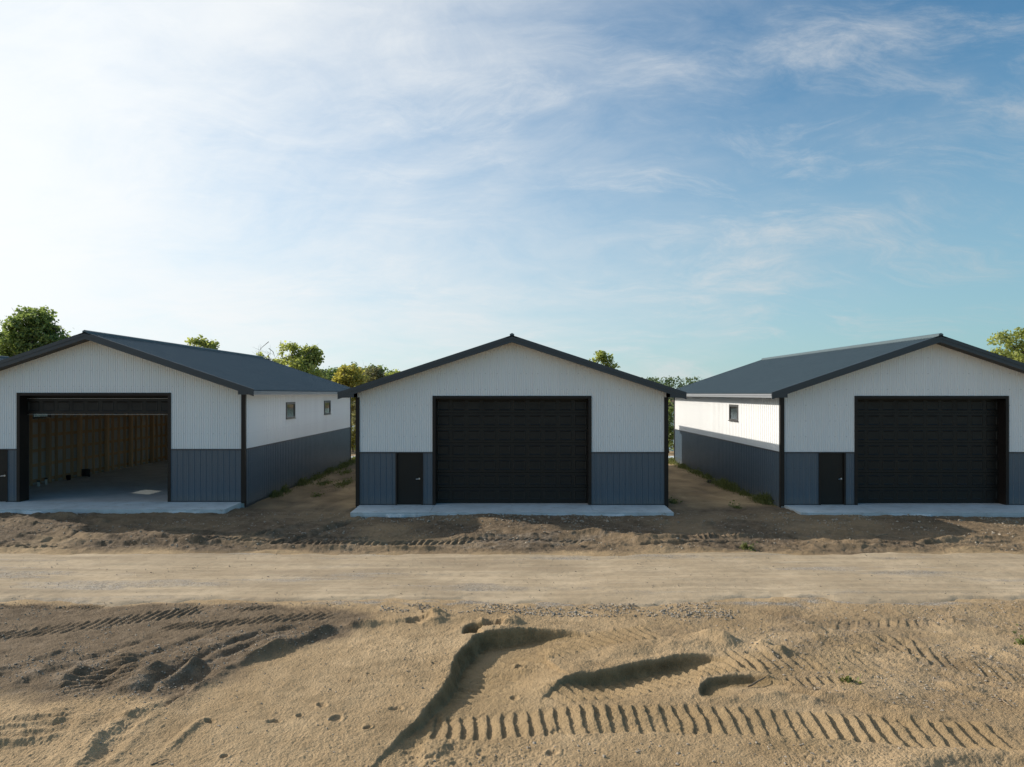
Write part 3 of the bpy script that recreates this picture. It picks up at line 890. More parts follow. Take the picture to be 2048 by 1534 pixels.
def ribbed(mb, place, s0, s1, zb, zt, knots, holes=()):
    """vertical ribbed sheet: knots = sorted (s, off) of the profile; place(s, off, z) -> xyz"""
    ks = np.array([k[0] for k in knots]); ko = np.array([k[1] for k in knots])
    cut = [s0, s1] + [h[0] for h in holes] + [h[1] for h in holes]
    ss = sorted(set([round(float(s), 5) for s in ks if s0 < s < s1] + [round(c, 5) for c in cut if s0 <= c <= s1]))
    for a, b in zip(ss[:-1], ss[1:]):
        if b - a < 1e-4: continue
        oa, ob = np.interp(a, ks, ko), np.interp(b, ks, ko)
        mid = (a + b) / 2
        segs = [(None, None)]
        spans = [(zb, zt)]
        for h in holes:
            if h[0] < mid < h[1]:
                ns = []
                for lo, hi in spans:
                    l0 = lo(mid) if callable(lo) else lo; h0 = hi(mid) if callable(hi) else hi
                    if h[2] > l0 + 1e-3: ns.append((lo, min(h[2], h0) if not callable(hi) else h[2]))
                    if h[3] < h0 - 1e-3: ns.append((h[3], hi))
                spans = ns
        for lo, hi in spans:
            f = lambda q, s: q(s) if callable(q) else q
            mb.quad(place(a, oa, f(lo, a)), place(b, ob, f(lo, b)), place(b, ob, f(hi, b)), place(a, oa, f(hi, a)))


def corrugated(s0, s1, pitch=0.089, amp=0.022):
    k = []
    s = s0 - pitch
    while s < s1 + pitch:
        k += [(s, 0.0), (s + pitch * 0.56, 0.0), (s + pitch * 0.70, -amp), (s + pitch * 0.86, -amp)]
        s += pitch
    return k


def agrib(s0, s1, pitch=0.2286, h=0.019):
    k = []
    s = s0 - pitch
    while s < s1 + pitch:
        k += [(s - 0.032, 0), (s - 0.016, h), (s + 0.016, h), (s + 0.032, 0)]
        for j in (1, 2):
            c = s + pitch * j / 3
            k += [(c - 0.014, 0), (c, 0.0035), (c + 0.014, 0)]
        s += pitch
    return k


def garage_section(mb, x0, x1, z0, z1, y, cols):
    """one raised panel door section, facing -y"""
    g = 0.006
    mb.box(x0, x1, y, y + 0.045, z0 + g, z1 - g)
    w = (x1 - x0) / cols
    for c in range(cols):
        a, b = x0 + c * w + w * 0.10, x0 + (c + 1) * w - w * 0.10
        lo, hi = z0 + (z1 - z0) * 0.17, z1 - (z1 - z0) * 0.17
        r0 = [(a, lo), (b, lo), (b, hi), (a, hi)]
        t = 0.022
        r1 = [(a + t, lo + t), (b - t, lo + t), (b - t, hi - t), (a + t, hi - t)]
        t2 = 0.055
        r2 = [(a + t2, lo + t2), (b - t2, lo + t2), (b - t2, hi - t2), (a + t2, hi - t2)]
        ys = (y - 0.003, y - 0.016, y - 0.004)
        rings = [[(p[0], yy, p[1]) for p in r] for r, yy in zip((r0, r1, r2), ys)]
        base = [q for r in rings for q in r]
        fs = []
        for i in range(2):
            for k in range(4):
                fs.append((i * 4 + k, i * 4 + (k + 1) % 4, (i + 1) * 4 + (k + 1) % 4, (i + 1) * 4 + k))
        fs.append((8, 9, 10, 11))
        mb.add(base, fs)


def storage_building(xc, z0, sx, label, open_door=False, win_left=(5.75, 12.45), win_right=(5.75, 12.45), left_skin=True, right_skin=True, group='grey and white storage buildings in a row'):
    root = tag(empty('storage_building', (xc, 0, z0)), label, 'building', group)
    HW = 6.1 * sx
    m = SLOPE / sx
    OX = 6.68 * sx
    roof_z = lambda x: TOPZ - m * abs(x)
    wall_top = lambda x: roof_z(x) - 0.10
    split = 2.055
    DX0, DX1, DT = -3.0 * sx, 3.0 * sx, 4.17          # clear garage opening
    EX0, EX1, ET = -4.50 * sx, -3.56 * sx, 2.03         # entry door opening
    # ---------------- front wall
    mb = MB()
    pl = lambda s, o, z: (s, -o, z)
    ribbed(mb, pl, -HW + 0.03, HW - 0.03, split, wall_top, corrugated(-HW, HW), [(DX0 - 0.04, DX1 + 0.04, -1, DT + 0.04)])
    mb.build('gable_wall', M['white'], root)
    mb = MB()
    for a, b in ((-HW + 0.03, EX0 - 0.02), (EX1 + 0.02, DX0 - 0.04), (DX1 + 0.04, HW - 0.03)):
        mb = MB()
        ribbed(mb, pl, a, b, -0.02, split - 0.02, agrib(-HW, HW))
        mb.build('wainscot', M['grey'], root)
    for a, b in ((-HW + 0.08, DX0 - 0.11), (DX1 + 0.11, HW - 0.08)):
        mb = MB(); mb.box(a, b, -0.034, 0.0, split - 0.028, split + 0.022)
        mb.build('trim_strip', M['trim'], root)
    for a, b in ((-HW + 0.08, EX0 - 0.07), (EX1 + 0.07, DX0 - 0.11), (DX1 + 0.11, HW - 0.08)):
        mb = MB(); mb.box(a, b, -0.026, 0.0, -0.03, 0.035)
        mb.build('base_trim', M['trim'], root)
    # ---------------- side walls, rear wall
    for side, wins in ((-1, win_left), (1, win_right)):
        pl = (lambda sg: (lambda s, o, z: (sg * (HW + o), s, z)))(side)
        holes = [(w - 0.61, w + 0.61, 3.13, 3.78) for w in wins]
        mb = MB()
        ribbed(mb, pl, 0.03, LEN - 0.03, split, 4.24, agrib(0, LEN), holes)
        mb.build('side_wall', M['white'], root)
        mb = MB()
        ribbed(mb, pl, 0.03, LEN - 0.03, -0.14, split - 0.02, agrib(0, LEN))
        w_ = mb.build('wainscot', M['grey'], root)
        mb = MB()
        x0, x1 = sorted((side * HW, side * (HW + 0.032)))
        mb.box(x0, x1, 0.1, LEN - 0.1, split - 0.028, split + 0.02)
        x0, x1 = sorted((side * (HW - 0.05), side * (HW + 0.014)))
        mb.build('trim_strip', M['trim'], root)
        mb = MB(); mb.box(x0, x1, 0.06, LEN - 0.06, -0.34, -0.142)
        mb.build('foundation', M['trim'], root)
        for w in wins:
            fr = MB()
            xa, xb = sorted((side * (HW - 0.06), side * (HW + 0.045)))
            t = 0.075
            fr.box(xa, xb, w - 0.66, w + 0.66, 3.74, 3.74 + t + 0.03)
            fr.box(xa, xb, w - 0.66, w + 0.66, 3.08, 3.08 + t)
            fr.box(xa, xb, w - 0.66, w - 0.66 + t, 3.08 + t, 3.74)
            fr.box(xa, xb, w + 0.66 - t, w + 0.66, 3.08 + t, 3.74)
            f_ = fr.build('window', M['window_frame'], root)
            sl = MB(); xa3, xb3 = sorted((side * HW, side * (HW + 0.075)))
            sl.box(xa3, xb3, w - 0.69, w + 0.69, 3.045, 3.078)
            sl.build('sill', M['window_frame'], f_)
            for a, b in ((w - 0.66 + t, w + 0.66 - t),):
                pn = MB(); xm = side * (HW + 0.002)
                pn.box(min(xm, xm + side * 0.006), max(xm, xm + side * 0.006), a, b, 3.08 + t, 3.74)
                pn.build('pane', M['glass'], f_)
    mb = MB()
    pl = lambda s, o, z: (s, LEN + o, z)
    rear = [(-0.6, 4.6, -1, 3.7)] if open_door else []  # added opening, out of view, lets light into the open garage
    ribbed(mb, pl, -HW + 0.03, HW - 0.03, split, wall_top, agrib(-HW, HW), rear)
    mb.build('rear_wall', M['white'], root)
    mb = MB()
    for a, b in (((-HW + 0.03, -0.6), (4.6, HW - 0.03)) if rear else ((-HW + 0.03, HW - 0.03),)):
        mb = MB(); ribbed(mb, pl, a, b, -0.14, split, agrib(-HW, HW))
        mb.build('wainscot', M['grey'], root)
    if rear:
        mb = MB()
        for a in (-0.72, 4.6): mb.box(a, a + 0.12, LEN - 0.12, LEN + 0.036, -0.03, 3.7)
        mb.box(-0.72, 4.72, LEN - 0.12, LEN + 0.036, 3.7, 3.82)
        mb.build('door_frame', M['brown'], root)  # frame round the added rear light opening
    # ---------------- corner trims
    for sgx in (-1, 1):
        for y in (0, LEN):
            mb = MB()
            sgy = -1 if y == 0 else 1
            xa, xb = sorted((sgx * (HW - 0.12), sgx * (HW + 0.036)))
            ya, yb = sorted((y, y + sgy * 0.04))
            mb.box(xa, xb, ya, yb, -0.05 if y == 0 else -0.2, 4.22)
            xa, xb = sorted((sgx * (HW - 0.0), sgx * (HW + 0.036)))
            ya, yb = sorted((y, y - sgy * 0.11))
            mb.box(xa, xb, ya, yb, -0.2, 4.22)
            mb.build('corner_trim', M['brown'], root, bevel=0.006)
    # ---------------- roof
    Y0, Y1 = -0.60, LEN + 0.45
    mb = MB()
    kn = agrib(Y0, Y1)
    ks = [k for k in kn if Y0 <= k[0] <= Y1]
    ks = [(Y0, 0)] + ks + [(Y1, 0)]
    for sg in (-1, 1):
        for (a, oa), (b, ob) in zip(ks[:-1], ks[1:]):
            if b - a < 1e-5: continue
            p = [(0, a, TOPZ + oa * 1.2), (sg * (OX + 0.05), a, roof_z(OX + 0.05) + oa * 1.2), (sg * (OX + 0.05), b, roof_z(OX + 0.05) + ob * 1.2), (0, b, TOPZ + ob * 1.2)]
            mb.quad(*(p if sg > 0 else p[::-1]))
        mb.add([(0, Y0, TOPZ - 0.03), (sg * OX, Y0, roof_z(OX) - 0.03), (sg * OX, Y1, roof_z(OX) - 0.03), (0, Y1, TOPZ - 0.03)], [(0, 1, 2, 3)])
    roof = mb.build('roof', M['roof'], root)
    mb = MB()
    mb.prism([(-0.24, TOPZ - 0.24 * m + 0.03), (-0.085, TOPZ - 0.02), (-0.085, TOPZ + 0.075), (0, TOPZ + 0.115), (0.085, TOPZ + 0.075), (0.085, TOPZ - 0.02), (0.24, TOPZ - 0.24 * m + 0.03), (0.20, TOPZ - 0.24 * m), (0, TOPZ - 0.02), (-0.20, TOPZ - 0.24 * m)], 'y', Y0 - 0.03, Y1 + 0.02)
    mb.build('ridge_cap', M['roof'], roof)
    # rake trim and fascia boards, both gables
    for y, sg in ((Y0, -1), (Y1, 1)):
        mb = MB()
        for s in (-1, 1):
            for (top, bot, ya, yb) in ((0.035, -0.10, y - 0.030, y + 0.02), (-0.10, -0.235, y - 0.012, y + 0.02)):
                yy = (min(ya, yb), max(ya, yb)) if sg < 0 else (y - 0.02, y + (0.03 if top > 0 else 0.012))
                xo = OX + 0.02
                vs = []
                for yv in yy:
                    vs += [(0, yv, TOPZ + top), (s * xo, yv, roof_z(xo) + top), (s * xo, yv, roof_z(xo) + bot), (0, yv, TOPZ + bot)]
                mb.add(vs, [(0, 1, 2, 3), (7, 6, 5, 4), (0, 4, 5, 1), (1, 5, 6, 2), (2, 6, 7, 3), (3, 7, 4, 0)])
        mb.build('rake_fascia', M['trim'], root)
    # sloping soffit under the gable overhang, level soffit under the eaves with its box end
    mb = MB()
    for s in (-1, 1):
        for ya, yb in ((Y0 + 0.02, 0.02), (LEN - 0.02, Y1 - 0.02)):
            vs = []
            for dz in (-0.20, -0.185):
                vs += [(0, ya, TOPZ + dz), (s * HW, ya, roof_z(HW) + dz), (s * HW, yb, roof_z(HW) + dz), (0, yb, TOPZ + dz)]
            mb.add(vs, [(0, 1, 2, 3), (7, 6, 5, 4), (0, 4, 5, 1), (1, 5, 6, 2), (2, 6, 7, 3)])
        xa, xb = sorted((s * (HW + 0.0), s * OX))
        mb.box(xa, xb, Y0 + 0.02, Y1 - 0.02, 4.215, 4.235)
    mb.build('soffit', M['soffit'], root)
    for y in (Y0 - 0.004, Y1 - 0.016):
        for s in (-1, 1):
            mb = MB()
            xa, xb = s * (HW - 0.02), s * (OX + 0.01)
            mb.prism([(xa, 4.212), (xb, 4.205), (xb, roof_z(OX) - 0.1), (xa, roof_z(HW) - 0.1)], 'y', y, y + 0.02)
            mb.build('eave_return', M['trim'], root)
    for s in (-1, 1):
        mb = MB()
        x0 = s * OX; zt = roof_z(OX)
        mb.prism([(x0 - s * 0.02, zt - 0.03), (x0 + s * 0.015, zt - 0.03), (x0 + s * 0.03, zt - 0.05), (x0 + s * 0.03, zt - 0.10), (x0 + s * 0.012, zt - 0.125), (x0 + s * 0.012, 4.205), (x0 - s * 0.02, 4.205)], 'y', Y0 + 0.025, Y1 - 0.025)
        mb.build('eave_fascia', M['gutter'], root)
    # ---------------- garage door with its trim and jamb
    mb = MB()
    mb.box(DX0 - 0.12, DX0, -0.036, 0.16, -0.03, DT)
    mb.box(DX1, DX1 + 0.12, -0.036, 0.16, -0.03, DT)
    mb.box(DX0 - 0.12, DX1 + 0.12, -0.036, 0.16, DT, DT + 0.11)
    mb.build('door_frame', M['brown'], root)
    RY = 0.42
    mb = MB()
    mb.box(DX0 - 0.05, DX0 - 0.002, 0.16, RY + 0.10, -0.02, DT)
    mb.box(DX1 + 0.002, DX1 + 0.05, 0.16, RY + 0.10, -0.02, DT)
    mb.box(DX0 - 0.05, DX1 + 0.05, 0.16, RY + 0.10, DT + 0.002, DT + 0.05)
    mb.build('door_jamb', M['brown'], root)
    gd = MB()
    if not open_door:
        hgt = (DT + 0.02 - 0.03) / 7
        for i in range(7):
            garage_section(gd, DX0 - 0.03, DX1 + 0.03, 0.03 + i * hgt, 0.03 + (i + 1) * hgt, RY, 10)
        g_ = gd.build('garage_door', M['door'], root)
        mb = MB(); mb.box(DX0 - 0.01, DX1 + 0.01, RY - 0.002, RY + 0.04, -0.006, 0.032)
        mb.build('bottom_seal', M['rubber'], g_)
    else:
        garage_section(gd, DX0 - 0.03, DX1 + 0.03, 3.44, 4.04, RY, 10)
        for i in range(6):      # the other sections lie overhead on the tracks
            gd.box(DX0 - 0.02, DX1 + 0.02, RY + 0.40 + i * 0.6, RY + 0.99 + i * 0.6, 4.30, 4.345)
        g_ = gd.build('garage_door', M['door'], root)
        mb = MB(); mb.box(DX0 - 0.04, DX1 + 0.04, RY + 0.10, RY + 0.14, 4.06, 4.30)  # dark strip imitates the shade in the gap over the raised section
        mb.build('gap_shade_strip', M['rubber'], root)
        for z in (3.405, 4.042):
            mb = MB(); mb.box(DX0 - 0.02, DX1 + 0.02, RY - 0.004, RY + 0.03, z, z + 0.016)
            mb.build('seal_strip', M['strip'], g_)
        for sg in (-1, 1):
            mb = MB()
            xt = DX0 - 0.04 if sg < 0 else DX1 + 0.04
            mb.tube([(xt, RY + 0.12, 0.05), (xt, RY + 0.12, 3.7), (xt, RY + 0.22, 4.1), (xt, RY + 0.5, 4.24), (xt, RY + 4.4, 4.26)], [0.025] * 5, 6)
            mb.build('door_track', M['strip'], g_)
    # ---------------- entry door
    mb = MB()
    mb.box(EX0 - 0.07, EX0, -0.040, 0.10, -0.02, ET)
    mb.box(EX1, EX1 + 0.07, -0.040, 0.10, -0.02, ET)
    mb.box(EX0 - 0.07, EX1 + 0.07, -0.040, 0.10, ET, ET + 0.021)
    mb.build('entry_frame', M['brown'], root)
    mb = MB(); mb.box(EX0 + 0.004, EX1 - 0.004, 0.03, 0.075, 0.012, ET - 0.004)
    ed = mb.build('entry_door', M['door'], root, bevel=0.004)
    mb = MB()
    hx = EX1 - 0.085
    mb.tube([(hx, 0.031, 1.02), (hx, 0.018, 1.02)], [0.034, 0.034], 14)
    mb.tube([(hx, 0.02, 1.02), (hx, -0.028, 1.02)], [0.014, 0.013], 10)
    mb.tube([(hx + 0.008, -0.028, 1.022), (hx - 0.05, -0.032, 1.018), (hx - 0.125, -0.026, 1.008)], [0.014, 0.012, 0.011], 8)
    mb.build('door_handle', M['chrome'], ed)
    mb = MB(); mb.tube([(hx, 0.031, 1.16), (hx, 0.008, 1.16)], [0.030, 0.027], 14)
    mb.build('deadbolt', M['brown'], ed)
    mb = MB(); mb.box(EX0, EX1, -0.05, 0.09, -0.012, 0.010)
    mb.build('threshold', M['strip'], ed)
    # ---------------- slab
    mb = MB(); mb.box(-HW + 0.02, HW - 0.02, 0.012, LEN - 0.02, -0.30, -0.004)
    mb.build('floor_slab', M['floor'], root)
    return root, HW, m


def apron(xc, z0, sx):
    """concrete strip in front of a building, its lower lip ragged with spilled concrete"""
    a = 5.98 * sx
    mb = MB()
    joints = [-a, -3.05 * sx, 0.0, 3.05 * sx, a]
    g = 0.006
    for j0, j1 in zip(joints[:-1], joints[1:]):
        x0, x1 = j0 + (g if j0 > -a else 0), j1 - (g if j1 < a else 0)
        vs = [(x0, -1.62, -0.10), (x1, -1.62, -0.10), (x1, 0.010, -0.10), (x0, 0.010, -0.10),
              (x0, -1.62, -0.035), (x1, -1.62, -0.035), (x1, 0.010, -0.006), (x0, 0.010, -0.006)]
        mb.add(vs, [(3, 2, 1, 0), (4, 5, 6, 7), (0, 1, 5, 4), (1, 2, 6, 5), (2, 3, 7, 6), (3, 0, 4, 7)])
    # body below the joints
    mb.box(-a + 0.004, a - 0.004, -1.60, 0.008, -0.30, -0.06)
    rng = np.random.default_rng(int(abs(xc) * 10) + 5)
    n = 170
    xs = np.linspace(-a, a, n)
    off = np.zeros(n)
    for f_, am in ((0.9, 0.05), (2.3, 0.04), (6.1, 0.03), (14.0, 0.02)):
        off += am * np.sin(xs * f_ + rng.random() * 6.28) 
    off = np.clip(off + rng.normal(0, 0.012, n) - 0.03, 0, 0.16)
    top = [(x, -1.618, -0.085 + rng.normal(0, 0.006)) for x in xs]
    midp = [(x, -1.625 - o * 0.6, -0.115 - 0.2 * o + rng.normal(0, 0.008)) for x, o in zip(xs, off)]
    low = [(x + rng.normal(0, 0.01), -1.62 - o * 1.3, -0.20) for x, o in zip(xs, off)]
    vs = top + midp + low
    fs = [(r * n + i, r * n + i + 1, (r + 1) * n + i + 1, (r + 1) * n + i) for r in range(2) for i in range(n - 1)]
    mb.add(vs, fs)
    o = mb.build('concrete_apron', M['concrete'], None, (xc, 0, z0))
    tag(o, kind='structure')
    return o


CX, CL, CR, SXL = 0.0, -16.41, 16.47, 0.968
storage_building(CX, 0.0, 1.0, 'middle storage building facing straight on, white corrugated gable with closed dark garage door')
bl, HWL, _ = storage_building(CL, 0.12, SXL, 'storage building with its dark garage door raised and wooden framing showing inside', open_door=True)
storage_building(CR, 0.0, SXL, 'storage building with sunlit white side wall, single small window and closed dark garage door', win_left=(5.9,))
storage_building(-33.1, 0.12, SXL, 'storage building cut off at the left edge, only a corner of its pale roof showing')
for xc, z0, sx in ((CX, 0.0, 1.0), (CL, 0.12, SXL), (CR, 0.0, SXL), (-33.1, 0.12, SXL)):
    apron(xc, z0, sx)


def framing(root, HW):
    """posts, studs and girts along the left wall of the open building"""
    mb = MB()
    xw = -HW + 0.035
    holes = [(w - 0.6, w + 0.6) for w in (5.75, 12.45)]
    pl = lambda s, o, z: (xw, s, z)
    ribbed(mb, pl, 0.02, LEN - 0.02, 0.0, 4.25, [(0, 0), (LEN, 0)], [(w - 0.6, w + 0.6, 3.14, 3.77) for w in (5.75, 12.45)])
    mb.build('wall_liner', M['liner'], root)
    mb = MB(); ribbed(mb, lambda s, o, z: (s, LEN - 0.04, z), -HW + 0.05, HW - 0.05, 0.0, 4.3, [(-9, 0), (9, 0)], [(-0.6, 4.6, -1, 3.7)])  # liner cut out for the added rear light opening
    mb.build('wall_liner', M['liner'], root)
    for z in (0.18, 0.90, 1.58, 2.27, 2.97, 3.95):
        mb = MB(); mb.box(xw + 0.004, xw + 0.05, 0.06, LEN - 0.08, z - 0.07, z + 0.07)
        mb.build('girt', M['wood'], root)
    y = 0.55; k = 0
    while y < LEN - 0.2:
        post = (k % 4 == 1)
        w, d = (0.075, 0.19) if post else (0.022, 0.14)
        inwin = any(a < y < b for a, b in holes)
        mb = MB()
        if inwin:
            mb.box(xw + 0.052, xw + 0.05 + d, y - w, y + w, 0.0, 3.10)
            mb.box(xw + 0.052, xw + 0.05 + d, y - w, y + w, 3.82, 4.25)
        else:
            mb.box(xw + 0.052, xw + 0.05 + d, y - w, y + w, 0.0, 4.25)
        mb.build('post' if post else 'stud', M['wood'], root)
        y += 0.61; k += 1
    mb = MB(); mb.quad((-HW + 0.05, 0.05, 4.40), (HW - 0.05, 0.05, 4.40), (HW - 0.05, LEN - 0.05, 4.40), (-HW + 0.05, LEN - 0.05, 4.40))  # white sheet added to bounce light round the garage
    mb.build('bounce_ceiling', M['white'], root)
    # roof trusses, seen only as dark timber above the opening
    for ty in np.arange(2.4, LEN - 0.5, 2.4):
        mb = MB(); mb.box(-HW + 0.2, HW - 0.2, ty - 0.025, ty + 0.025, 4.45, 4.62)
        mb.build('truss_chord', M['wood'], root)
framing(bl, HWL)


def inside_things():
    x0 = CL - HWL
    for k, (px, lab) in enumerate(((77, 'short white pipe stub on the garage floor, the left one of two'), (92, 'slightly taller white pipe stub beside the first on the garage floor'))):
        D = FPX * (-(x0 + 0.55)) / (1024 - px)
        r = empty('pipe_stub', (x0 + 0.55, D + CAM_Y, 0.12))
        tag(r, lab, 'pipe', 'white pipe stubs on the garage floor')
        h = 0.20 + 0.05 * k
        mb = MB(); mb.tube([(0, 0, -0.005), (0, 0, h)], [0.055, 0.055], 14); mb.build('pipe', M['pvc'], r)
        mb = MB(); mb.tube([(0, 0, h), (0, 0, h + 0.05)], [0.068, 0.066], 14); mb.build('cap', M['black_plastic'], r)
    # black drain hose coiled against the wall
    D = FPX * (-(x0 + 0.45)) / (1024 - 165)
    mb = MB()
    pts = []
    for i in range(150):
        a = 2 * math.pi * i / 25
        pts.append((0.17 * math.cos(a), 0.17 * math.sin(a), 0.035 + 0.062 * (i / 25)))
    mb.tube(pts, [0.031] * len(pts), 8)
    tag(mb.build('coiled_hose', M['hose'], None, (x0 + 0.62, D + CAM_Y, 0.12), smooth=True), 'black hose coiled in a stack by the wooden wall inside the open garage', 'hose')
    D = FPX * (-(x0 + 0.45)) / (1024 - 135)
    r = tag(empty('bucket', (x0 + 0.5, D + CAM_Y, 0.116)), 'small black bucket on the garage floor between the pipes and the hose', 'bucket')
    mb = MB()
    n = 16
    prof = [(0.0, 0.0), (0.12, 0.0), (0.15, 0.30), (0.158, 0.30), (0.158, 0.32), (0.14, 0.32), (0.112, 0.02), (0.0, 0.02)]
    vs = [(rr * math.cos(2 * math.pi * k / n), rr * math.sin(2 * math.pi * k / n), z) for rr, z in prof for k in range(n)]
    fs = [(i * n + k, i * n + (k + 1) % n, (i + 1) * n + (k + 1) % n, (i + 1) * n + k) for i in range(len(prof) - 1) for k in range(n)]
    mb.add(vs, fs); mb.build('pail', M['black_plastic'], r, smooth=True); r.scale = (0.72, 0.72, 0.72)
    mb = MB(); mb.tube([(0.15 * math.cos(a), 0.04, 0.29 - 0.12 * math.sin(a) * 0.6 + 0.02) for a in np.linspace(0, math.pi, 12)], [0.004] * 12, 5)
    mb.build('handle', M['strip'], r)
inside_things()

# ------------------------------------------------------------------ trees and plants
def leaves(centers, radii, per, size, rng, flat=0.75, tint_by=None):
    """leaf-sized folded faces scattered round cluster centres"""
    V, F, T = [], [], []
    C = np.repeat(np.asarray(centers, np.float32), per, axis=0)
    R = np.repeat(np.asarray(radii, np.float32), per)
    n = len(C)
    g = rng.normal(0, 1, (n, 3)); l = np.linalg.norm(g, axis=1, keepdims=True)
    g = g / l * (rng.random((n, 1)) ** 0.45)
    pos = C + g * R[:, None] * np.array([1, 1, flat]) + rng.normal(0, 0.10, (n, 3))
    a = rng.normal(0, 1, (n, 3)); a[:, 2] *= 0.6; a /= np.linalg.norm(a, axis=1, keepdims=True)
    b = np.cross(a, rng.normal(0, 1, (n, 3))); b /= np.linalg.norm(b, axis=1, keepdims=True) + 1e-9
    s = size * (0.6 + 0.8 * rng.random(n))[:, None]
    p0 = pos - a * s * 0.6; p1 = pos + b * s * 0.42; p2 = pos + a * s * 0.6; p3 = pos - b * s * 0.42
    verts = np.stack([p0, p1, p2, p3], 1).reshape(-1, 3)
    faces = np.arange(n * 4, dtype=np.int32).reshape(n, 4)
    ct = np.repeat(rng.random(len(centers)), per)
    t = np.clip(0.35 * ct + 0.55 * rng.random(n) + 0.05, 0, 1)
    tint = np.zeros((n, 4), np.float32); tint[:, 0] = t; tint[:, 3] = 1
    return verts, faces, np.repeat(tint, 4, axis=0)


def tree(name, x, y, h, lobes, mat, label, seed, nclu=60, per=90, leaf=0.24, cr=0.75, trunk=0.16, group=None, base=None, bare=0, cat='tree'):
    """lobes: (dx, dy, dz, rx, ry, rz) ellipsoids relative to the foot; clusters fill them, limbs reach them"""
    rng = np.random.default_rng(seed)
    z0 = ground_far(y) if base is None else base
    root = tag(empty(name, (x, y, z0)), label, cat, group)
    vol = np.array([l[3] * l[4] * l[5] for l in lobes]) ** 0.75; vol = vol / vol.sum()
    cs, rs = [], []
    per = int(per * 0.74); leaf *= 0.80; cr *= 0.80
    for i in range(nclu):
        l = lobes[rng.choice(len(lobes), p=vol)]
        g = rng.normal(0, 1, 3); g /= np.linalg.norm(g); g *= rng.random() ** 0.38
        cs.append((l[0] + g[0] * l[3], l[1] + g[1] * l[4], l[2] + g[2] * l[5])); rs.append(cr * (0.55 + 0.75 * rng.random()))
    V, F, T = leaves(cs, rs, per, leaf, rng)
    # trunk and limbs
    mb = MB()
    top = max(l[2] for l in lobes)
    th = min(l[2] - l[5] * 0.4 for l in lobes)
    th = max(th, 0.15 * h)
    bend = rng.normal(0, 0.03 * h, 2)
    tp = [(0, 0, -0.3), (bend[0] * .3, bend[1] * .3, th * .5), (bend[0] * .7, bend[1] * .7, th), (bend[0], bend[1], (th + top) / 2), (bend[0] * 1.2, bend[1] * 1.2, top)]
    mb.tube(tp, [trunk * 1.25, trunk, trunk * .85, trunk * .5, trunk * .15], 9)
    order = rng.permutation(len(cs))[:min(26, len(cs))]
    for i in order:
        c = np.array(cs[i])
        f = rng.uniform(0.75, 1.25) * th
        f = min(f, max(th * 0.7, c[2] - 0.3))
        s0 = np.array([bend[0] * .8, bend[1] * .8, f])
        mid = (s0 + c) / 2 + rng.normal(0, 0.05 * h, 3) * np.array([1, 1, 0.5])
        mb.tube([s0, mid, c], [trunk * .38, trunk * .24, trunk * .06], 5, cap=False)
        for _ in range(3):
            e = c + rng.normal(0, 1, 3) * cr * 0.8
            mb.tube([c * 0.6 + mid * 0.4, e], [trunk * .10, trunk * .03], 4, cap=False)
    for _ in range(bare):
        a = rng.uniform(0, 6.28); q = rng.uniform(0.25, 0.6)
        s0 = np.array([bend[0], bend[1], th * rng.uniform(0.8, 1.3)])
        e = np.array([math.cos(a) * h * .22 * q, math.sin(a) * h * .2 * q, h * rng.uniform(0.75, 1.05)])
        mid = (s0 + e) / 2 + rng.normal(0, 0.15, 3)
        mb.tube([s0, mid, e], [trunk * .3, trunk * .2, trunk * .05], 5, cap=False)
        for _ in range(5):
            t = rng.uniform(0.4, 1.0); b0 = mid * (1 - t) + e * t
            mb.tube([b0, b0 + rng.normal(0, 1, 3) * np.array([.35, .35, .3]) + np.array([0, 0, .35])], [trunk * .09, trunk * .03], 4, cap=False)
    mb.build('trunk', M['bark'], root)
    mesh_np('crown', V, F, mat, root, attrs={'tint': T})
    return root


def ground_far(y):
    return GZ - 3.4 * float(sstep(27, 44, np.array(y)))


def px_at(px, D):
    return (px - 1024.0) * D / FPX


def pz(py, D):
    return CAM_Z - (py - HOR) * D / FPX


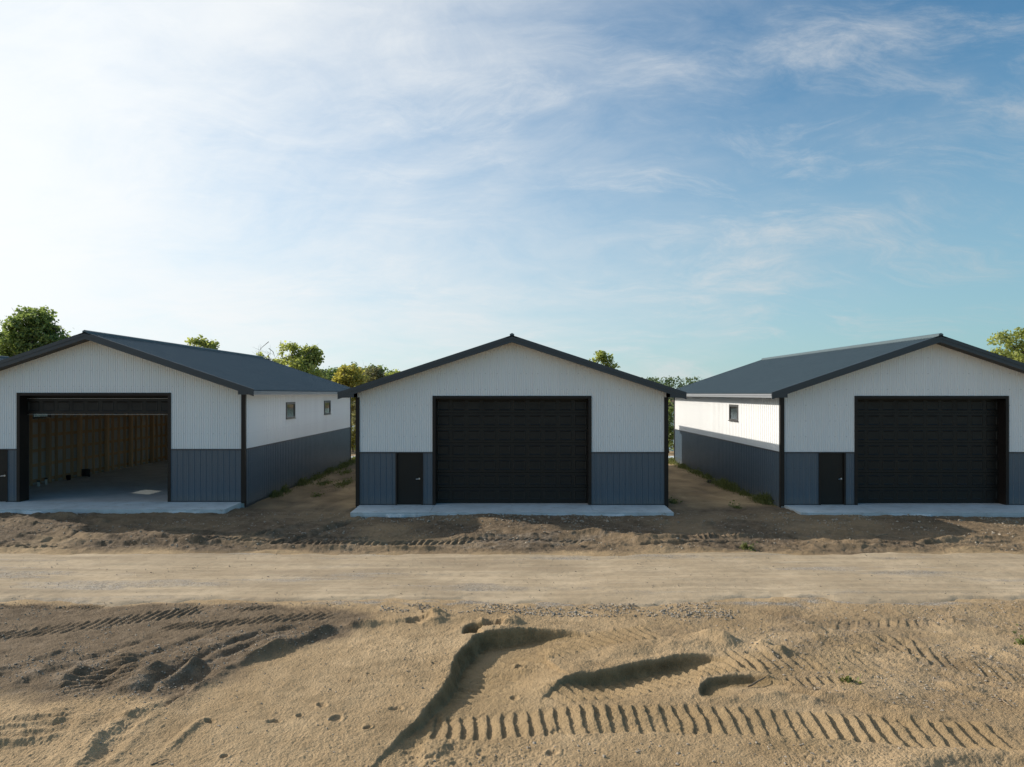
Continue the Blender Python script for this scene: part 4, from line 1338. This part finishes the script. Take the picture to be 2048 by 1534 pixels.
def trees():
    G = 'trees along the lake bank behind the buildings'
    # tall maple at the far left
    D = 62; y = D + CAM_Y; b = ground_far(y); sc = D / FPX
    def L(px, py, rx, rz, cx, dy=0.0, ry=None):     # lobe from its place in the picture
        return (px_at(px, D) - px_at(cx, D), dy, pz(py, D) - b, rx * sc, (ry or rx * 0.9) * sc, rz * sc)
    tree('maple_tree', px_at(60, D), y, 13, [L(50, 665, 46, 46, 60), L(75, 650, 40, 34, 60), L(98, 682, 34, 30, 60), L(20, 690, 40, 34, 60), L(122, 692, 26, 17, 60), L(146, 698, 16, 10, 60), L(60, 715, 55, 30, 60), L(110, 710, 34, 20, 60)],
         M['leaf_green'], 'tall full green tree behind the open garage building at the left', 11, 175, 84, 0.30, 0.86, 0.26, G)
    tree('maple_tree', px_at(-42, D), y + 4, 12, [L(-40, 670, 42, 40, -42), L(-30, 700, 40, 40, -42)], M['leaf_green'], 'green tree cut off by the left edge of the photo', 12, 70, 90, 0.30, 0.85, 0.22, G)
    # top behind the left roof
    D = 60; y = D + CAM_Y; b = ground_far(y); sc = D / FPX
    tree('young_oak', px_at(400, D), y, 10, [L(398, 684, 17, 11, 400), L(425, 694, 11, 7, 400), L(365, 692, 7, 4, 400), L(400, 725, 36, 26, 400)], M['leaf_lime'], 'leafy tree top rising just above the ridge of the blue grey roof', 13, 60, 70, 0.26, 0.50, 0.13, G)
    # half bare tree
    D = 58; y = D + CAM_Y; b = ground_far(y); sc = D / FPX
    tree('bare_tree', px_at(536, D), y, pz(714, D) - b, [L(525, 712, 11, 7, 536), L(540, 722, 10, 8, 536), L(560, 728, 18, 12, 536)], M['leaf_lime'], 'half bare tree with thin upright twigs left of the yellow green tree', 14, 24, 34, 0.22, 0.42, 0.10, G, bare=6)
    # yellow green tree
    D = 56; y = D + CAM_Y; b = ground_far(y); sc = D / FPX
    tree('young_oak', px_at(598, D), y, 10, [L(578, 702, 20, 13, 598), L(602, 698, 24, 14, 598), L(624, 712, 18, 18, 598), L(598, 725, 40, 18, 598), L(615, 750, 40, 22, 598), L(560, 712, 9, 6, 598)], M['leaf_lime'],
         'airy yellow green tree standing above the far end of the blue grey roof', 15, 105, 62, 0.24, 0.52, 0.15, G)
    # dark trees in the second row
    D = 82; y = D + CAM_Y; b = -3.0; sc = D / FPX
    for k, (cx, top, w, lab) in enumerate(((657, 737, 36, 'dark green tree in the clump, directly right of the yellow green tree'), (690, 726, 30, 'dark green tree behind the yellow tree, the highest of the clump'), (722, 730, 26, 'dark green tree above the right shoulder of the yellow tree'),
                                           (760, 735, 20, 'dark green tree at the right end of the clump beside the brown one'))):
        tree('lakeside_tree', px_at(cx, D), y + 3 * k, 9, [L(cx, top + 16, w, 15, cx), L(cx + 8, top + 34, w, 22, cx), L(cx - 6, top + 60, w, 26, cx)], M['leaf_deep'], lab, 20 + k, 95, 80, 0.32, 0.90, 0.15, G, base=b)
    D = 62; y = D + CAM_Y; b = ground_far(y); sc = D / FPX
    tree('yellow_tree', px_at(697, D), y, 8, [L(690, 755, 24, 18, 697), L(706, 748, 20, 12, 697), L(718, 764, 16, 12, 697), L(692, 785, 28, 24, 697), L(700, 825, 14, 26, 697)], M['leaf_yellow'], 'rounded yellow tree in the gap between the left and middle buildings', 30, 80, 90, 0.24, 0.55, 0.13, G)
    D = 74; y = D + CAM_Y; b = -3.2; sc = D / FPX
    tree('brown_tree', px_at(748, D), y, 8, [L(744, 752, 20, 15, 748), L(762, 760, 12, 12, 748), L(742, 775, 16, 20, 748)], M['leaf_olive'], 'grey brown thin leaved tree between the yellow tree and the middle roof', 31, 46, 60, 0.24, 0.55, 0.13, G, base=b, bare=4)
    D = 84; y = D + CAM_Y; b = -3.2; sc = D / FPX
    tree('lakeside_tree', px_at(790, D), y, 8, [L(785, 755, 22, 10, 790), L(800, 770, 26, 20, 790)], M['leaf_lime'], 'light green tree top peeping over the left slope of the middle roof', 32, 46, 70, 0.28, 0.6, 0.13, G, base=b)
    # poplar behind the middle roof
    D = 66; y = D + CAM_Y; b = ground_far(y); sc = D / FPX
    tree('poplar_tree', px_at(1206, D), y, 9, [L(1201, 712, 8, 13, 1206), L(1216, 722, 9, 14, 1206), L(1188, 726, 9, 6, 1206), L(1226, 738, 14, 7, 1206), L(1206, 750, 22, 22, 1206)], M['leaf_lime'], 'slender tree top showing above the right slope of the middle roof', 33, 62, 62, 0.24, 0.42, 0.12, G)
    # right edge tree
    D = 58; y = D + CAM_Y; b = ground_far(y); sc = D / FPX
    tree('ash_tree', px_at(2050, D), y, 11, [L(2006, 682, 22, 18, 2050), L(2036, 680, 30, 20, 2050), L(2075, 690, 40, 32, 2050), L(2030, 710, 42, 22, 2050), L(2090, 720, 40, 36, 2050)], M['leaf_lime'], 'olive green tree behind the right building at the right edge', 34, 120, 72, 0.24, 0.62, 0.17, G)
    # shrubs seen in the two gaps
    D = 54
    sc = D / FPX; b = ground_far(D + CAM_Y)
    S = 'shrubs on the lake bank seen through the gaps'
    tree('shrub', px_at(707, D), D + CAM_Y, 3, [L(708, 868, 14, 22, 707), L(704, 880, 12, 18, 707)], M['leaf_yellow'], 'yellow shrub low in the left gap beside the middle building', 40, 26, 90, 0.14, 0.32, 0.05, S, cat='shrub')
    tree('shrub', px_at(712, D + 4), D + 4 + CAM_Y, 4, [L(712, 815, 10, 16, 712), L(712, 840, 8, 22, 712)], M['leaf_olive'], 'thin twiggy shrub in front of the water in the left gap', 41, 18, 34, 0.14, 0.35, 0.05, S, bare=6, cat='shrub')
    tree('shrub', px_at(1338, D), D + CAM_Y, 5, [L(1336, 828, 10, 26, 1338), L(1340, 862, 12, 28, 1338)], M['leaf_green'], 'tall green shrub filling the narrow right gap', 42, 30, 90, 0.16, 0.4, 0.07, S, cat='shrub')
    tree('shrub', px_at(1331, D + 3), D + 3 + CAM_Y, 5, [L(1330, 808, 10, 12, 1331), L(1332, 880, 10, 18, 1331)], M['leaf_yellow'], 'yellow shrub behind the tall green one in the right gap', 43, 22, 80, 0.15, 0.36, 0.06, S, cat='shrub')
trees()


def far_wood():
    """tree line on the far shore, one mass"""
    rng = np.random.default_rng(77)
    n = 5200
    x = rng.uniform(-620, 620, n); yy = 338 + rng.random(n) ** 1.5 * 46
    hgt = 12.6 + 3.0 * fbm(x.astype(np.float32), (x * 0).astype(np.float32), 4, 0.6, 0.03, 0.03, 5) + rng.normal(0, 1.0, n) + (yy - 338) * 0.05
    z = rng.random(n) ** 0.7 * hgt
    C = np.stack([x, yy, -3 + z], 1)
    V, F, T = leaves(C, np.full(n, 2.3), 30, 0.95, rng, 0.8)
    o = mesh_np('far_wood', V, F, M['leaf_far'], attrs={'tint': T})
    tag(o, 'low dark green wood along the far shore of the lake', 'woodland', kind='stuff')
    # undergrowth on the near bank
    n = 1500
    x = rng.uniform(-70, 70, n); yy = rng.uniform(27.5, 40, n)
    z = np.array([ground_far(v) for v in yy]) + rng.random(n) * 0.7
    V, F, T = leaves(np.stack([x, yy, z], 1), np.full(n, 0.65), 26, 0.20, rng, 0.7)
    tag(mesh_np('bank_grass', V, F, M['weed'], attrs={'tint': T}), 'tangled grass and undergrowth on the lake bank', 'undergrowth', kind='stuff')
far_wood()


def weed_clump(px, py, size, label, seed, group, wide=1.0, zz=None, tall=1.0):
    rng = np.random.default_rng(seed)
    if group: wide *= 2.0; tall *= 0.55
    x, y = at(px, py, GZ if zz is None else zz)
    x = max(x, -10.50 + 0.16 * size) if px < 700 else (min(x, 10.55 - 0.16 * size) if y > 0 else x)
    z = ground_z(x, y) - 0.01
    nb = int(170 * size * wide + 40)
    V, F, T = [], [], []
    for i in range(nb):
        r = abs(rng.normal(0, 0.26 * size)); a = rng.uniform(0, 6.28)
        bx, by = r * math.cos(a), r * math.sin(a) * wide
        h = size * tall * rng.uniform(0.18, 0.62) * (1.15 - min(1, r / (0.7 * size)))
        h = max(h, 0.05)
        la = rng.uniform(0, 6.28); lean = h * rng.uniform(0.2, 0.8)
        w = rng.uniform(0.006, 0.014)
        px_, py_ = -math.sin(la) * w, math.cos(la) * w
        m_ = (bx + lean * .35 * math.cos(la), by + lean * .35 * math.sin(la), h * .65)
        e_ = (bx + lean * math.cos(la), by + lean * math.sin(la), h)
        k = len(V)
        V += [(bx - px_, by - py_, 0), (bx + px_, by + py_, 0), (m_[0] + px_, m_[1] + py_, m_[2]), (m_[0] - px_, m_[1] - py_, m_[2]), (e_[0] + px_ * .2, e_[1] + py_ * .2, e_[2]), (e_[0] - px_ * .2, e_[1] - py_ * .2, e_[2])]
        F += [(k, k + 1, k + 2, k + 3), (k + 3, k + 2, k + 4, k + 5)]
        t = rng.random(); T += [(t, 0, 0, 1)] * 6
    # broad leaves
    nl = int(12 * size * wide) + 3
    cs = np.stack([rng.normal(0, 0.2 * size, nl), rng.normal(0, 0.2 * size * wide, nl), np.abs(rng.normal(0.14, 0.10, nl)) * size * tall], 1)
    v2, f2, t2 = leaves(cs, np.full(nl, 0.10 * size), 7, 0.065, rng, 0.7)
    k = len(V)
    V = np.concatenate([np.array(V), v2]); F = np.concatenate([np.array(F), f2 + k]); T = np.concatenate([np.array(T), t2])
    o = mesh_np('weed_clump', V, F, M['weed'], None, (x, y, z), attrs={'tint': T})
    tag(o, label, 'weeds', group)


def weeds():
    GL = 'weeds along the left building side wall'
    wl = 'of the row of weeds along the left building side wall'
    data = [(522, 994, 0.8, 'low weed clump nearest the front corner of the left building side wall', 1.2, 1.0),
            (540, 985, 0.6, 'upright leafy weed just behind the front clump at the left building side wall', 1.0, 1.5),
            (585, 970, 0.8, 'bushy weed clump below the front window of the left building', 1.5, 1.2),
            (620, 957, 0.8, 'long low weed patch below and between the two side windows', 2.6, 0.7),
            (648, 946, 0.8, 'dense weed patch below the rear window of the left building', 2.4, 0.9),
            (672, 934, 0.9, 'weed patch near the rear end of the left building side wall', 2.6, 0.9),
            (693, 925, 1.0, 'darkest tall weeds at the rear end of the left building side wall', 2.4, 1.1)]
    for k, (px, py, s, lab, wd, tl) in enumerate(data):
        weed_clump(px, py, s, lab, 200 + k, GL, wd, tall=tl)
    GM = 'thin grass patches on the lane left of the middle building'
    for k, (px, py, s, lab, wd) in enumerate([(648, 966, 0.8, 'thin grass patch in the middle of the left lane', 1.6), (690, 966, 0.9, 'green grass patch on the left lane close to the middle building', 2.0), (634, 990, 0.5, 'small sparse tuft nearest the viewer on the left lane', 1.0), (690, 945, 0.7, 'grass streak farther back on the left lane', 2.0)]):
        weed_clump(px, py, s, lab, 220 + k, GM, wd, tall=0.35)
    GR = 'weeds along the right building side wall'
    data = [(1352, 926, 1.0, 'leafy weed clump at the rear corner of the right building side wall', 2.0, 1.1),
            (1372, 936, 0.9, 'weed clump just in front of the rear corner clump at the right building', 2.0, 0.9),
            (1397, 948, 0.9, 'weeds halfway along the right building side wall, behind the dark stone', 2.0, 0.8),
            (1420, 957, 0.8, 'weeds beside the dark stone at the right building side wall', 1.6, 0.9),
            (1448, 972, 1.1, 'thick weed clump under the window of the right building', 1.6, 1.1),
            (1470, 979, 1.0, 'tall bushy weeds right of the window of the right building', 1.5, 1.1),
            (1490, 990, 0.7, 'short weeds between the bushy clump and the front corner of the right building', 1.3, 0.8),
            (1528, 1003, 0.9, 'weed clump near the front corner of the right building side wall', 1.2, 1.0),
            (1549, 1008, 0.9, 'tall stalky weeds right against the front corner of the right building', 0.9, 1.6),
            (1474, 1016, 0.4, 'tiny lone tuft on the sand of the right lane', 1.0, 0.8),
            (1346, 1007, 0.5, 'low tuft against the front corner of the middle building', 1.0, 0.8)]
    for k, (px, py, s, lab, wd, tl) in enumerate(data):
        weed_clump(px, py, s, lab, 240 + k, GR, wd, tall=tl)
    weed_clump(1491, 1096, 0.42, 'lone bright green weed at the far edge of the gravel road', 260, None, 1.0, tall=0.8)
    weed_clump(1697, 1362, 0.12, 'small green sprout in the sand by the tyre print right of the pit', 261, None, 1.0, tall=0.7)
    weed_clump(2050, 1288, 0.26, 'dark green weed at the right edge of the sand', 262, None, 1.0, tall=0.9)
weeds()


def rocks_and_sticks():
    rng = np.random.default_rng(5)
    # gravel: too many to count
    ico = np.array([(0, 0, 1), (.894, 0, .447), (.276, .851, .447), (-.724, .526, .447), (-.724, -.526, .447), (.276, -.851, .447), (.724, .526, -.447), (-.276, .851, -.447), (-.894, 0, -.447), (-.276, -.851, -.447), (.724, -.526, -.447), (0, 0, -1)])
    tri = np.array([(0, 1, 2), (0, 2, 3), (0, 3, 4), (0, 4, 5), (0, 5, 1), (1, 6, 2), (2, 7, 3), (3, 8, 4), (4, 9, 5), (5, 10, 1), (6, 7, 2), (7, 8, 3), (8, 9, 4), (9, 10, 5), (10, 6, 1), (11, 7, 6), (11, 8, 7), (11, 9, 8), (11, 10, 9), (11, 6, 10)])
    xs, ys, ss = [], [], []
    def scatter(poly, n, lo, hi):
        pl = P(*poly); xa = [p[0] for p in pl]; ya = [p[1] for p in pl]
        x = rng.uniform(min(xa), max(xa), n * 3).astype(np.float32); y = rng.uniform(min(ya), max(ya), n * 3).astype(np.float32)
        k = in_poly(pl, x, y) & (fbm(x, y, 3, 0.6, 0.8, 0.8, 21) > -0.25 + rng.normal(0, .3, len(x)))
        x, y = x[k][:n], y[k][:n]
        xs.append(x); ys.append(y); ss.append(lo + (hi - lo) * rng.random(len(x)) ** 3)
    scatter([(-100, 1205), (700, 1205), (760, 1240), (560, 1300), (300, 1400), (-100, 1390)], 2600, 0.006, 0.022)
    scatter([(-100, 1025), (2150, 1028), (2150, 1100), (-100, 1100)], 3000, 0.010, 0.040)
    scatter([(700, 1026), (1360, 1026), (1360, 1045), (700, 1045)], 500, 0.012, 0.060)
    scatter([(1560, 1026), (2100, 1024), (2100, 1050), (1560, 1050)], 400, 0.012, 0.060)
    scatter([(1200, 1215), (2150, 1200), (2150, 1440), (1650, 1400), (1450, 1280)], 2600, 0.006, 0.022)
    scatter([(-100, 1105), (2150, 1105), (2150, 1215), (-100, 1215)], 1500, 0.006, 0.018)
    scatter([(760, 1208), (1500, 1208), (1480, 1240), (760, 1225)], 1500, 0.010, 0.032)
    scatter([(100, 1400), (800, 1250), (900, 1300), (780, 1534), (150, 1534)], 350, 0.006, 0.018)
    scatter([(840, 1470), (2100, 1500), (2100, 1600), (800, 1600)], 500, 0.006, 0.022)
    x = np.concatenate(xs); y = np.concatenate(ys); s = np.concatenate(ss)
    z, _ = terrain(x.astype(np.float32), y.astype(np.float32))
    rm = road_mask(x, y)
    z = np.where(rm > 0.5, base_level(x, y) + 0.012, z)
    n = len(x)
    jit = 1 + 0.35 * rng.normal(0, 1, (n, 12, 1)).clip(-1, 1)
    v = ico[None] * jit * s[:, None, None] * rng.uniform(0.6, 1.3, (n, 1, 3)) * np.array([1, 1, 0.75])
    v += np.stack([x, y, z + s * 0.25], 1)[:, None, :]
    f = tri[None] + (np.arange(n) * 12)[:, None, None]
    tag(mesh_np('gravel', v.reshape(-1, 3), f.reshape(-1, 3), M['stone']), 'scattered grey pebbles over the sand and dirt', 'gravel', kind='stuff')
    # dark stone on the right lane
    gx, gy = at(1419, 965)
    b = ico * np.array([0.20, 0.16, 0.13]) * (1 + 0.15 * rng.normal(0, 1, (12, 1)))
    o = mesh_np('stone', b, tri, M['rock'], None, (gx, gy, ground_z(gx, gy) + 0.07), smooth=False)
    md = o.modifiers.new('round', 'SUBSURF'); md.levels = 2; md.render_levels = 2
    tag(o, 'dark rounded stone lying among the weeds on the right lane', 'stone')
    def stick(a, bb, r, lab, lift=0.03, seed=0):
        rg = np.random.default_rng(seed)
        (x0, y0), (x1, y1) = at(*a), at(*bb)
        z0_, z1_ = ground_z(x0, y0), ground_z(x1, y1)
        m_ = MB(); pts = []
        for t in np.linspace(0, 1, 6):
            pts.append((x0 + (x1 - x0) * t + rg.normal(0, .008), y0 + (y1 - y0) * t + rg.normal(0, .008), max(z0_ + (z1_ - z0_) * t, ground_z(x0 + (x1 - x0) * t, y0 + (y1 - y0) * t)) + lift * (0.3 + t)))
        m_.tube(pts, [r, r * 1.05, r, r * .9, r * .8, r * .5], 7)
        tag(m_.build('stick', M['stick'], None, smooth=True), lab, 'stick')
    stick((1495, 1372), (1532, 1358), 0.016, 'short brown stick lying in the pit right of the shaded bank', 0.05, 1)
    stick((394, 1302), (402, 1294), 0.012, 'pale splinter of wood on the dark dirt at the left', 0.02, 2)
    stick((300, 1532), (338, 1522), 0.008, 'thin dark twig lying on the smooth sand near the bottom', 0.01, 3)
    stick((2000, 1392), (2022, 1412), 0.010, 'dark twig lying on the sand at the right', 0.02, 4)
    stick((1748, 1075), (1775, 1073), 0.02, 'pale stick on the churned dirt before the right building', 0.06, 5)
rocks_and_sticks()
